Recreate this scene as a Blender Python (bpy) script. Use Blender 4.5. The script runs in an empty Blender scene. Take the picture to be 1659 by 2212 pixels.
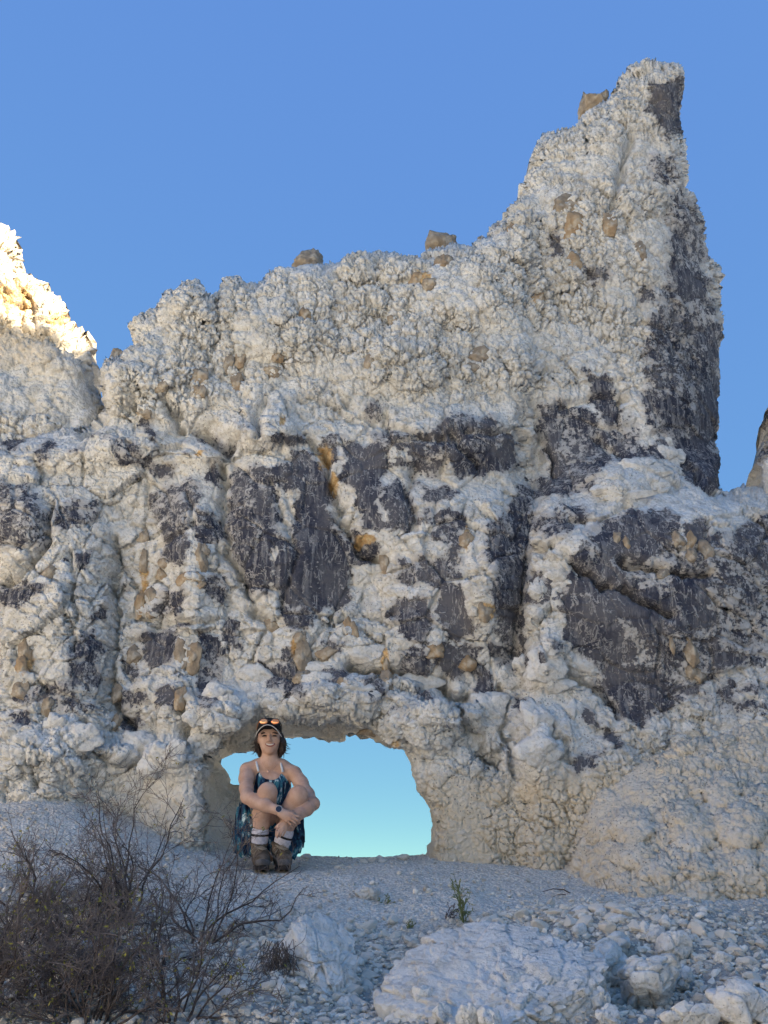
import bpy, bmesh, math, random
import numpy as np
from mathutils import Vector, Matrix

S = bpy.context.scene
COL = S.collection
# ------------------------------------------------------------------ camera, sky, sun, exposure
ZE = 1.45                       # eye height above the ground under the camera
PITCH = math.radians(21.0)
HALF = math.tan(math.radians(28.0))
cam_d = bpy.data.cameras.new('camera')
cam = bpy.data.objects.new('camera', cam_d)
COL.objects.link(cam)
cam.location = (0, 0, ZE)
cam.rotation_euler = (math.radians(90) + PITCH, 0, 0)
cam_d.sensor_fit = 'VERTICAL'
cam_d.angle = math.radians(56.0)
cam_d.clip_start = 0.05
cam_d.clip_end = 3000
S.camera = cam

SUN_EL = math.radians(32.0)
SUN_AZ = math.radians(130.0)    # clockwise from +Y: to the right of the camera, a little behind it
SDIR = Vector((math.sin(SUN_AZ) * math.cos(SUN_EL), math.cos(SUN_AZ) * math.cos(SUN_EL), math.sin(SUN_EL)))
w = bpy.data.worlds.new('World')
S.world = w
w.use_nodes = True
nt = w.node_tree
nt.nodes.clear()
wo = nt.nodes.new('ShaderNodeOutputWorld')
bg = nt.nodes.new('ShaderNodeBackground')
sky = nt.nodes.new('ShaderNodeTexSky')
sky.sky_type = 'NISHITA'
sky.sun_disc = False
sky.sun_elevation = SUN_EL
sky.sun_rotation = SUN_AZ
sky.altitude = 3000
sky.air_density = 0.3
sky.dust_density = 0.0
sky.ozone_density = 3.0
bg.inputs['Strength'].default_value = 0.15
gm = nt.nodes.new('ShaderNodeGamma'); gm.inputs[1].default_value = 0.26      # the phone's compressed tones, over the whole sky alike
hs = nt.nodes.new('ShaderNodeHueSaturation'); hs.inputs['Saturation'].default_value = 2.4; hs.inputs['Value'].default_value = 1.28; hs.inputs['Hue'].default_value = 0.507
nt.links.new(sky.outputs[0], gm.inputs[0])
nt.links.new(gm.outputs[0], hs.inputs['Color'])
sp_ = nt.nodes.new('ShaderNodeSeparateColor'); cb_ = nt.nodes.new('ShaderNodeCombineColor')
nt.links.new(hs.outputs[0], sp_.inputs[0])
for ch, (pw, k) in enumerate(((1.0, 0.86), (1.12, 0.97), (0.25, 1.16))):
    m1 = nt.nodes.new('ShaderNodeMath'); m1.operation = 'POWER'; m1.inputs[1].default_value = pw
    m2 = nt.nodes.new('ShaderNodeMath'); m2.operation = 'MULTIPLY'; m2.inputs[1].default_value = k
    nt.links.new(sp_.outputs[ch], m1.inputs[0]); nt.links.new(m1.outputs[0], m2.inputs[0]); nt.links.new(m2.outputs[0], cb_.inputs[ch])
nt.links.new(cb_.outputs[0], bg.inputs[0])
nt.links.new(bg.outputs[0], wo.inputs[0])

sun_d = bpy.data.lights.new('sun', 'SUN')
sun_d.energy = 5.0
sun_d.angle = math.radians(0.35)
sun_d.color = (1.0, 0.825, 0.585)
sun = bpy.data.objects.new('sun', sun_d)
COL.objects.link(sun)
sun.rotation_euler = (-SDIR).to_track_quat('-Z', 'Y').to_euler()
sun.location = (8, -12, 14)

vs = S.view_settings
vs.view_transform = 'Standard'
vs.look = 'None'
vs.gamma = 1.0
vs.exposure = 2.0
vs.use_curve_mapping = False
S.render.film_transparent = False
S.cycles.max_bounces = 6
S.cycles.diffuse_bounces = 3
S.cycles.use_denoising = True

# ------------------------------------------------------------------ helpers
PW, PH = 1659.0, 2212.0         # the pixel frame all traced outlines use
cP, sP = math.cos(PITCH), math.sin(PITCH)

def ray(px, py):
    """direction through a pixel scaled to Y = 1: returns x/Y, z/Y slopes"""
    a = (np.asarray(px, dtype=np.float64) - PW / 2) / (PH / 2) * HALF
    b = (PH / 2 - np.asarray(py, dtype=np.float64)) / (PH / 2) * HALF
    fy = cP - b * sP
    fz = sP + b * cP
    return a / fy, fz / fy

def at(px, py, Y):
    rx, rz = ray(px, py)
    return Vector((float(rx) * Y, Y, float(rz) * Y + ZE))

def sstep(a, b, x):
    t = np.clip((x - a) / (b - a), 0, 1)
    return t * t * (3 - 2 * t)

def _hash(ix, iy, iz, seed):
    h = (ix.astype(np.uint32) * np.uint32(73856093)) ^ (iy.astype(np.uint32) * np.uint32(19349663)) ^ (iz.astype(np.uint32) * np.uint32(83492791)) ^ np.uint32((seed * 2654435761) & 0xffffffff)
    h ^= h >> np.uint32(15); h *= np.uint32(0x2c1b3c6d)
    h ^= h >> np.uint32(12); h *= np.uint32(0x297a2d39)
    h ^= h >> np.uint32(15)
    return h

def _h3(h):
    a = (h & np.uint32(1023)).astype(np.float32) / 1023.0
    b = ((h >> np.uint32(10)) & np.uint32(1023)).astype(np.float32) / 1023.0
    c = ((h >> np.uint32(20)) & np.uint32(1023)).astype(np.float32) / 1023.0
    return a, b, c

def vor(P, size, seed):
    """3-D Voronoi: F1, F2 (in cells), hash of the nearest cell, offset to its centre"""
    q = (P / size).astype(np.float32)
    i = np.floor(q).astype(np.int32)
    f = q - i
    n = len(q)
    F1 = np.full(n, 9, np.float32); F2 = np.full(n, 9, np.float32)
    H = np.zeros(n, np.uint32); O = np.zeros((n, 3), np.float32)
    for dx in (-1, 0, 1):
        for dy in (-1, 0, 1):
            for dz in (-1, 0, 1):
                h = _hash(i[:, 0] + dx, i[:, 1] + dy, i[:, 2] + dz, seed)
                a, b, c = _h3(h)
                ox = dx + 0.1 + 0.8 * a - f[:, 0]
                oy = dy + 0.1 + 0.8 * b - f[:, 1]
                oz = dz + 0.1 + 0.8 * c - f[:, 2]
                d = ox * ox + oy * oy + oz * oz
                m = d < F1
                F2 = np.where(m, F1, np.minimum(F2, d))
                F1 = np.where(m, d, F1)
                H = np.where(m, h, H)
                O[m, 0] = ox[m]; O[m, 1] = oy[m]; O[m, 2] = oz[m]
    return np.sqrt(F1), np.sqrt(F2), H, O

def vnoise(P, size, seed):
    q = (P / size).astype(np.float32)
    i = np.floor(q).astype(np.int32)
    f = q - i
    f = f * f * (3 - 2 * f)
    out = np.zeros(len(q), np.float32)
    for dx in (0, 1):
        wx = f[:, 0] if dx else 1 - f[:, 0]
        for dy in (0, 1):
            wy = f[:, 1] if dy else 1 - f[:, 1]
            for dz in (0, 1):
                wz = f[:, 2] if dz else 1 - f[:, 2]
                h = _hash(i[:, 0] + dx, i[:, 1] + dy, i[:, 2] + dz, seed)
                out += wx * wy * wz * ((h & np.uint32(65535)).astype(np.float32) / 65535.0)
    return out * 2 - 1

def fbm(P, size, seed, octs=4, gain=0.5):
    o = np.zeros(len(P), np.float32); a = 1.0; t = 0.0
    for k in range(octs):
        o += a * vnoise(P, size / 2 ** k, seed + 17 * k); t += a; a *= gain
    return o / t

def poly_sdf(X, Y, poly):
    """signed distance, positive inside"""
    p = np.asarray(poly, np.float32)
    n = len(p)
    d = np.full(X.shape, 1e12, np.float32)
    inside = np.zeros(X.shape, bool)
    for k in range(n):
        x0, y0 = p[k]; x1, y1 = p[(k + 1) % n]
        ex, ey = x1 - x0, y1 - y0
        L = ex * ex + ey * ey + 1e-9
        t = np.clip(((X - x0) * ex + (Y - y0) * ey) / L, 0, 1)
        dx = X - x0 - t * ex; dy = Y - y0 - t * ey
        d = np.minimum(d, dx * dx + dy * dy)
        if y0 != y1:
            c = ((y0 <= Y) & (y1 > Y)) | ((y1 <= Y) & (y0 > Y))
            xi = x0 + (Y - y0) / (y1 - y0) * ex
            inside ^= c & (X < xi)
    d = np.sqrt(d)
    return np.where(inside, d, -d)

def line_dist(X, Y, pts):
    d = np.full(X.shape, 1e12, np.float32)
    for k in range(len(pts) - 1):
        x0, y0 = pts[k]; x1, y1 = pts[k + 1]
        ex, ey = x1 - x0, y1 - y0
        L = ex * ex + ey * ey + 1e-9
        t = np.clip(((X - x0) * ex + (Y - y0) * ey) / L, 0, 1)
        dx = X - x0 - t * ex; dy = Y - y0 - t * ey
        d = np.minimum(d, dx * dx + dy * dy)
    return np.sqrt(d)

def upsample(A, shape):
    """bilinear resize of a coarse map to the full grid"""
    h, w_ = A.shape
    yy = np.linspace(0, h - 1, shape[0]); xx = np.linspace(0, w_ - 1, shape[1])
    y0 = np.minimum(yy.astype(int), h - 2); x0 = np.minimum(xx.astype(int), w_ - 2)
    fy = (yy - y0)[:, None].astype(np.float32); fx = (xx - x0)[None, :].astype(np.float32)
    a = A[y0][:, x0]; b = A[y0][:, x0 + 1]; c = A[y0 + 1][:, x0]; d = A[y0 + 1][:, x0 + 1]
    return a * (1 - fy) * (1 - fx) + b * (1 - fy) * fx + c * fy * (1 - fx) + d * fy * fx

def tag(o, label=None, cat=None, group=None, kind=None):
    if label: o['label'] = label
    if cat: o['category'] = cat
    if group: o['group'] = group
    if kind: o['kind'] = kind
    return o

def empty(name, loc, rz=0.0):
    o = bpy.data.objects.new(name, None)
    o.empty_display_size = 0.1
    o.location = loc; o.rotation_euler = (0, 0, rz)
    COL.objects.link(o)
    return o

def np_mesh(name, V, F, mat=None, smooth=True, attrs=None):
    """mesh from numpy arrays: V (n,3); F (m,3) or (m,4)"""
    me = bpy.data.meshes.new(name)
    V = np.ascontiguousarray(V, np.float32); F = np.ascontiguousarray(F, np.int32)
    k = F.shape[1]
    me.vertices.add(len(V)); me.vertices.foreach_set('co', V.ravel())
    me.loops.add(F.size); me.loops.foreach_set('vertex_index', F.ravel())
    me.polygons.add(len(F))
    me.polygons.foreach_set('loop_start', np.arange(0, F.size, k, dtype=np.int32))
    me.polygons.foreach_set('use_smooth', np.full(len(F), smooth))
    me.update(calc_edges=True)
    for a, v in (attrs or {}).items():
        at_ = me.attributes.new(a, 'FLOAT', 'POINT')
        at_.data.foreach_set('value', np.ascontiguousarray(v, np.float32))
    if mat: me.materials.append(mat)
    return me

def obj(name, me, parent=None, loc=None):
    o = bpy.data.objects.new(name, me)
    COL.objects.link(o)
    if parent: o.parent = parent
    if loc is not None: o.location = loc
    return o

# ------------------------------------------------------------------ materials
class N:
    """small node-graph helper"""
    def __init__(s, name):
        s.m = bpy.data.materials.new(name); s.m.use_nodes = True
        s.t = s.m.node_tree; s.t.nodes.clear()
        s.out = s.t.nodes.new('ShaderNodeOutputMaterial')
        s.b = s.t.nodes.new('ShaderNodeBsdfPrincipled')
        s.t.links.new(s.b.outputs[0], s.out.inputs[0])
        s.b.inputs['Roughness'].default_value = 0.9
        s.b.inputs['Specular IOR Level'].default_value = 0.2
        s.co = None
    def n(s, ty, **kw):
        x = s.t.nodes.new(ty)
        for k, v in kw.items(): setattr(x, k, v)
        return x
    def lk(s, a, b): s.t.links.new(a, b)
    def setin(s, node, key, v):
        if hasattr(v, 'is_linked') or isinstance(v, bpy.types.NodeSocket): s.lk(v, node.inputs[key])
        else: node.inputs[key].default_value = v
    def pos(s, scale=(1, 1, 1), obj_space=True):
        if s.co is None:
            s.co = s.n('ShaderNodeTexCoord').outputs['Object'] if obj_space else s.n('ShaderNodeNewGeometry').outputs['Position']
        if scale == (1, 1, 1): return s.co
        mp = s.n('ShaderNodeMapping'); mp.inputs['Scale'].default_value = scale
        s.lk(s.co, mp.inputs[0]); return mp.outputs[0]
    def noise(s, sc, detail=4, rough=0.55, vec=None, dist=0.0):
        x = s.n('ShaderNodeTexNoise'); x.inputs['Scale'].default_value = sc
        x.inputs['Detail'].default_value = detail; x.inputs['Roughness'].default_value = rough
        x.inputs['Distortion'].default_value = dist
        s.lk(vec or s.pos(), x.inputs['Vector']); return x.outputs[0]
    def vor(s, sc, vec=None, feat='F1', rnd=1.0):
        x = s.n('ShaderNodeTexVoronoi'); x.feature = feat
        x.inputs['Scale'].default_value = sc; x.inputs['Randomness'].default_value = rnd
        s.lk(vec or s.pos(), x.inputs['Vector']); return x
    def math(s, op, a, b=0.0, c=0.0, clamp=False):
        x = s.n('ShaderNodeMath', operation=op); x.use_clamp = clamp
        s.setin(x, 0, a); s.setin(x, 1, b); s.setin(x, 2, c); return x.outputs[0]
    def ramp(s, v, a, b, lo=0.0, hi=1.0):
        x = s.n('ShaderNodeMapRange'); x.interpolation_type = 'SMOOTHSTEP'
        s.setin(x, 'Value', v); x.inputs['From Min'].default_value = a; x.inputs['From Max'].default_value = b
        x.inputs['To Min'].default_value = lo; x.inputs['To Max'].default_value = hi
        return x.outputs[0]
    def mix(s, f, a, b):
        x = s.n('ShaderNodeMix', data_type='RGBA')
        for k, v in ((0, f), (6, a), (7, b)):
            if isinstance(v, bpy.types.NodeSocket): s.lk(v, x.inputs[k])
            else: x.inputs[k].default_value = v if k == 0 else (*v, 1.0)
        return x.outputs[2]
    def n_red(s, c):
        x = s.n('ShaderNodeSeparateColor'); s.lk(c, x.inputs[0]); return x.outputs[0]
    def attr(s, name):
        x = s.n('ShaderNodeAttribute', attribute_name=name); return x.outputs['Fac']
    def bump(s, h, dist, strength=1.0, prev=None):
        x = s.n('ShaderNodeBump'); x.inputs['Distance'].default_value = dist
        x.inputs['Strength'].default_value = strength
        s.lk(h, x.inputs['Height'])
        if prev is not None: s.lk(prev, x.inputs['Normal'])
        return x.outputs[0]
    def done(s, col, normal=None):
        if isinstance(col, bpy.types.NodeSocket): s.lk(col, s.b.inputs['Base Color'])
        else: s.b.inputs['Base Color'].default_value = (*col, 1)
        if normal is not None: s.lk(normal, s.b.inputs['Normal'])
        return s.m

CREAM_A = (0.69, 0.69, 0.668); CREAM_B = (0.55, 0.545, 0.515); CREAM_C = (0.77, 0.77, 0.75)

def rock_material(name, varnish=True):
    g = N(name)
    big = g.noise(1.3, 3); mid = g.noise(7, 5); fine = g.noise(45, 5, 0.65)
    col = g.mix(g.ramp(big, .35, .65), CREAM_A, CREAM_C)
    col = g.mix(g.ramp(mid, .42, .72), col, CREAM_B)
    col = g.mix(g.math('MULTIPLY', g.ramp(fine, .5, .75), 0.5), col, (0.40, 0.36, 0.30))
    k1 = g.vor(17); k2 = g.vor(43)
    tone = g.math('ADD', g.math('MULTIPLY', g.n_red(k1.outputs['Color']), .5), g.math('MULTIPLY', g.n_red(k2.outputs['Color']), .5))
    col = g.mix(g.ramp(tone, .45, .95, 0, .42), col, (0.42, 0.385, 0.33))
    # warm mud tint of weathered parts, and sun warmth painted on the spur
    mud_or_sunwarm = g.attr('mud_or_sunwarm')
    col = g.mix(g.math('MULTIPLY', mud_or_sunwarm, g.ramp(mid, .2, .6, .55, 1.0)), col, (0.66, 0.58, 0.455))
    # small pits
    pv = g.vor(38 if varnish else 85)
    pit = g.ramp(pv.outputs['Distance'], .13, .2, 1, 0)
    pit = g.math('MULTIPLY', pit, g.ramp(g.noise(3.1, 2), .42, .56))
    col = g.mix(g.math('MULTIPLY', pit, 0.75 if varnish else 0.45), col, (0.13, 0.12, 0.12))
    hgt = g.math('ADD', g.math('MULTIPLY', fine, 0.7), g.math('MULTIPLY', pit, -0.5))
    knob = g.math('ADD', g.math('MULTIPLY', k2.outputs['Distance'], -.5), g.math('MULTIPLY', k1.outputs['Distance'], -.65))
    if varnish:
        dk = g.attr('dark')
        n1 = g.noise(9, 8, 0.68); n2 = g.noise(38, 4, 0.6)
        wv = g.math('ADD', dk, g.math('MULTIPLY', g.math('SUBTRACT', n1, 0.5), 2.0))
        wv = g.math('ADD', wv, g.math('MULTIPLY', g.math('SUBTRACT', n2, 0.5), 1.2))
        n3 = g.noise(3.2, 4, 0.6)
        wv = g.math('ADD', wv, g.math('MULTIPLY', g.math('SUBTRACT', n3, 0.5), 0.7))
        f = g.ramp(wv, .40, .64)
        col = g.mix(g.math('MULTIPLY', g.ramp(dk, .08, .6), .5), col, (0.33, 0.31, 0.31))
        # pale flakes, thin cracks and drip veins where the coat has come off
        wp = g.n('ShaderNodeVectorMath', operation='ADD'); g.lk(g.pos((1, 1, 1.7)), wp.inputs[0])
        nz = g.n('ShaderNodeTexNoise'); nz.inputs['Scale'].default_value = 14; nz.inputs['Detail'].default_value = 3; g.lk(g.pos(), nz.inputs['Vector'])
        sv = g.n('ShaderNodeVectorMath', operation='SCALE'); g.lk(nz.outputs['Color'], sv.inputs[0]); sv.inputs['Scale'].default_value = .12
        g.lk(sv.outputs[0], wp.inputs[1])
        fl = g.vor(19, wp.outputs[0])
        fleck = g.math('MULTIPLY', g.ramp(fl.outputs['Distance'], .15, .22, 1, 0), g.ramp(g.noise(6, 2), .46, .54))
        ed = g.vor(6.5, wp.outputs[0], 'DISTANCE_TO_EDGE')
        edge = g.math('MULTIPLY', g.ramp(ed.outputs['Distance'], .010, .026, 1, 0), g.ramp(g.noise(5.5, 3), .52, .60))
        veinn = g.noise(5, 5, 0.6, g.pos((2.6, 2.6, 0.55)), 0.6)
        vein = g.ramp(g.math('ABSOLUTE', g.math('SUBTRACT', veinn, 0.5)), .008, .02, 1, 0)
        vein = g.math('MULTIPLY', vein, g.ramp(g.noise(11, 3), .40, .50))
        bare = g.math('MAXIMUM', g.math('MAXIMUM', fleck, edge), vein)
        f = g.math('MULTIPLY', f, g.math('SUBTRACT', 1.0, g.math('MULTIPLY', bare, 0.7)))
        vc = g.mix(g.ramp(n2, .35, .65), (0.034, 0.038, 0.060), (0.066, 0.071, 0.096))
        strk = g.noise(7, 4, .6, g.pos((3.5, 3.5, .45)))
        vc = g.mix(g.ramp(strk, .48, .64, 0, .85), vc, (0.25, 0.25, 0.26))
        vc = g.mix(g.ramp(g.noise(1.9, 4, .6), .42, .62), vc, (0.125, 0.124, 0.138))
        col = g.mix(f, col, vc)
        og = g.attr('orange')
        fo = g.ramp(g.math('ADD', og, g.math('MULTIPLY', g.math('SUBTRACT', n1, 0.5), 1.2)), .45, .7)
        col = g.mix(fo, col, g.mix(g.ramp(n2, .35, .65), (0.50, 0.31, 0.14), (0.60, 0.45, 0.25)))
        hgt = g.math('ADD', hgt, g.math('MULTIPLY', knob, g.math('SUBTRACT', 1.0, g.ramp(dk, .1, .5))))
        hgt = g.math('ADD', hgt, g.math('MULTIPLY', f, -0.35))
    nb = g.bump(hgt, 0.018, 0.9)
    return g.done(col, nb)

M = {}
g = N('pale_gravel_stone')
oi = g.n('ShaderNodeNewGeometry').outputs['Random Per Island']
fn = g.noise(60, 4, .6)
c = g.mix(oi, (0.50, 0.455, 0.39), (0.84, 0.785, 0.695))
c = g.mix(g.ramp(g.math('FRACT', g.math('MULTIPLY', oi, 7.3)), .78, .9, 0, .7), c, (0.40, 0.355, 0.29))
c = g.mix(g.ramp(fn, .5, .72, 0, .4), c, (0.48, 0.44, 0.38))
M['gravel'] = g.done(c, g.bump(fn, .006, .7))
M['rock'] = rock_material('pale_badlands_rock')
M['stone'] = rock_material('pale_loose_stone', varnish=False)
g = N('tan_concretion')
n1 = g.noise(14, 6, 0.62); n2 = g.noise(3.5, 3)
oi = g.n('ShaderNodeObjectInfo').outputs['Random']
c1 = g.mix(g.ramp(n1, .35, .68), (0.25, 0.205, 0.155), (0.40, 0.345, 0.27))
c2 = g.mix(g.ramp(n1, .35, .68), (0.32, 0.225, 0.135), (0.43, 0.33, 0.215))
c = g.mix(g.ramp(g.math('ADD', g.math('MULTIPLY', n2, .6), g.math('MULTIPLY', oi, .6)), .55, .95), c1, c2)
c = g.mix(g.ramp(g.noise(6, 5), .56, .66, 0, .75), c, (0.50, 0.455, 0.38))
M['nodule'] = g.done(c, g.bump(n1, 0.02, 0.7))
g = N('pale_gravel_ground')
a = g.noise(2.0, 4); b = g.noise(22, 6, .65); v = g.vor(55); v2 = g.vor(24)
c = g.mix(g.ramp(a, .35, .65), (0.77, 0.72, 0.64), (0.88, 0.84, 0.765))
c = g.mix(g.ramp(b, .45, .72), c, (0.70, 0.66, 0.59))
cr = g.attr('crust_vs_gapshade')
c = g.mix(cr, g.mix(g.ramp(b, .35, .65), (0.34, 0.315, 0.275), (0.50, 0.47, 0.42)), c)  # outside the pale crust, bed darkened as painted shadow between the gravel stones
c = g.mix(g.ramp(v.outputs['Distance'], .35, .62, 0, .5), c, (0.42, 0.39, 0.35))
hh = g.math('ADD', g.math('MULTIPLY', v.outputs['Distance'], -1.0), g.math('MULTIPLY', v2.outputs['Distance'], -1.2))
M['ground'] = g.done(c, g.bump(g.math('ADD', hh, b), 0.016, 0.9))
# ------------------------------------------------------------------ traced control data (pixels of the 1659 x 2212 frame)
def sc_pts(pts, ox, oy, k):
    return [(ox + k * x, oy + k * y) for x, y in pts]
WALL_OUT = [(-260, 1000), (-60, 962), (0, 955), (60, 938), (130, 925), (180, 905), (203, 880), (196, 820), (203, 787), (222, 772), (262, 764), (285, 742), (290, 697), (320, 682), (350, 662), (372, 642), (392, 617), (430, 616), (442, 642), (462, 642), (478, 607), (495, 592), (520, 592), (532, 606), (560, 596), (575, 579), (600, 571), (650, 568), (700, 572), (740, 560), (770, 549), (800, 553), (830, 546), (870, 551), (905, 553), (930, 546), (985, 538), (1010, 540), (1035, 525), (1060, 516), (1068, 498), (1095, 484), (1110, 456), (1130, 426), (1128, 400), (1140, 365), (1148, 325), (1155, 301), (1175, 287), (1215, 284), (1235, 276), (1258, 252), (1300, 222), (1320, 210), (1340, 195), (1360, 166), (1385, 146), (1420, 139), (1450, 137), (1470, 139), (1479, 155), (1474, 180), (1468, 220), (1468, 290), (1480, 320), (1482, 345), (1478, 400), (1500, 430), (1518, 470), (1525, 510), (1528, 560), (1548, 590), (1550, 620), (1550, 660), (1565, 690), (1560, 750), (1555, 830), (1558, 900), (1550, 930), (1557, 990), (1556, 1040), (1566, 1058), (1600, 1052), (1640, 1048), (1700, 1050), (1950, 1000), (1950, 2080), (-260, 2080)]
HOLE = [(472, 1637), (510, 1628), (553, 1624), (614, 1595), (668, 1596), (686, 1596), (711, 1606), (740, 1607), (747, 1601), (749, 1586), (776, 1587), (801, 1597), (827, 1599), (845, 1617), (870, 1621), (884, 1651), (888, 1680), (895, 1689), (897, 1709), (909, 1723), (924, 1745), (931, 1781), (927, 1792), (927, 1817), (918, 1824), (917, 1845), (900, 1920), (640, 1920), (615, 1840), (590, 1770), (560, 1715), (517, 1692), (497, 1689), (499, 1679), (490, 1662)]
RIM = [(446, 1632), (470, 1590), (517, 1566), (540, 1545), (580, 1552), (621, 1553), (650, 1548), (740, 1549), (805, 1553), (832, 1578), (858, 1608), (884, 1618), (897, 1650), (902, 1682), (912, 1709), (925, 1723), (940, 1745), (948, 1781), (945, 1817), (940, 1845), (925, 1960), (480, 1960), (452, 1850), (438, 1700)]
A_ = lambda pts: sc_pts(pts, 464.5, 862.7, .4)      # middle
B_ = lambda pts: sc_pts(pts, 0, 929, .34)           # left
C_ = lambda pts: sc_pts(pts, 1061.8, 663.6, .36)    # right upper
D_ = lambda pts: sc_pts(pts, 1061.8, 99.5, .36)     # pinnacle
E_ = lambda pts: sc_pts(pts, 995.4, 1260.8, .4)     # right lower
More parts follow.
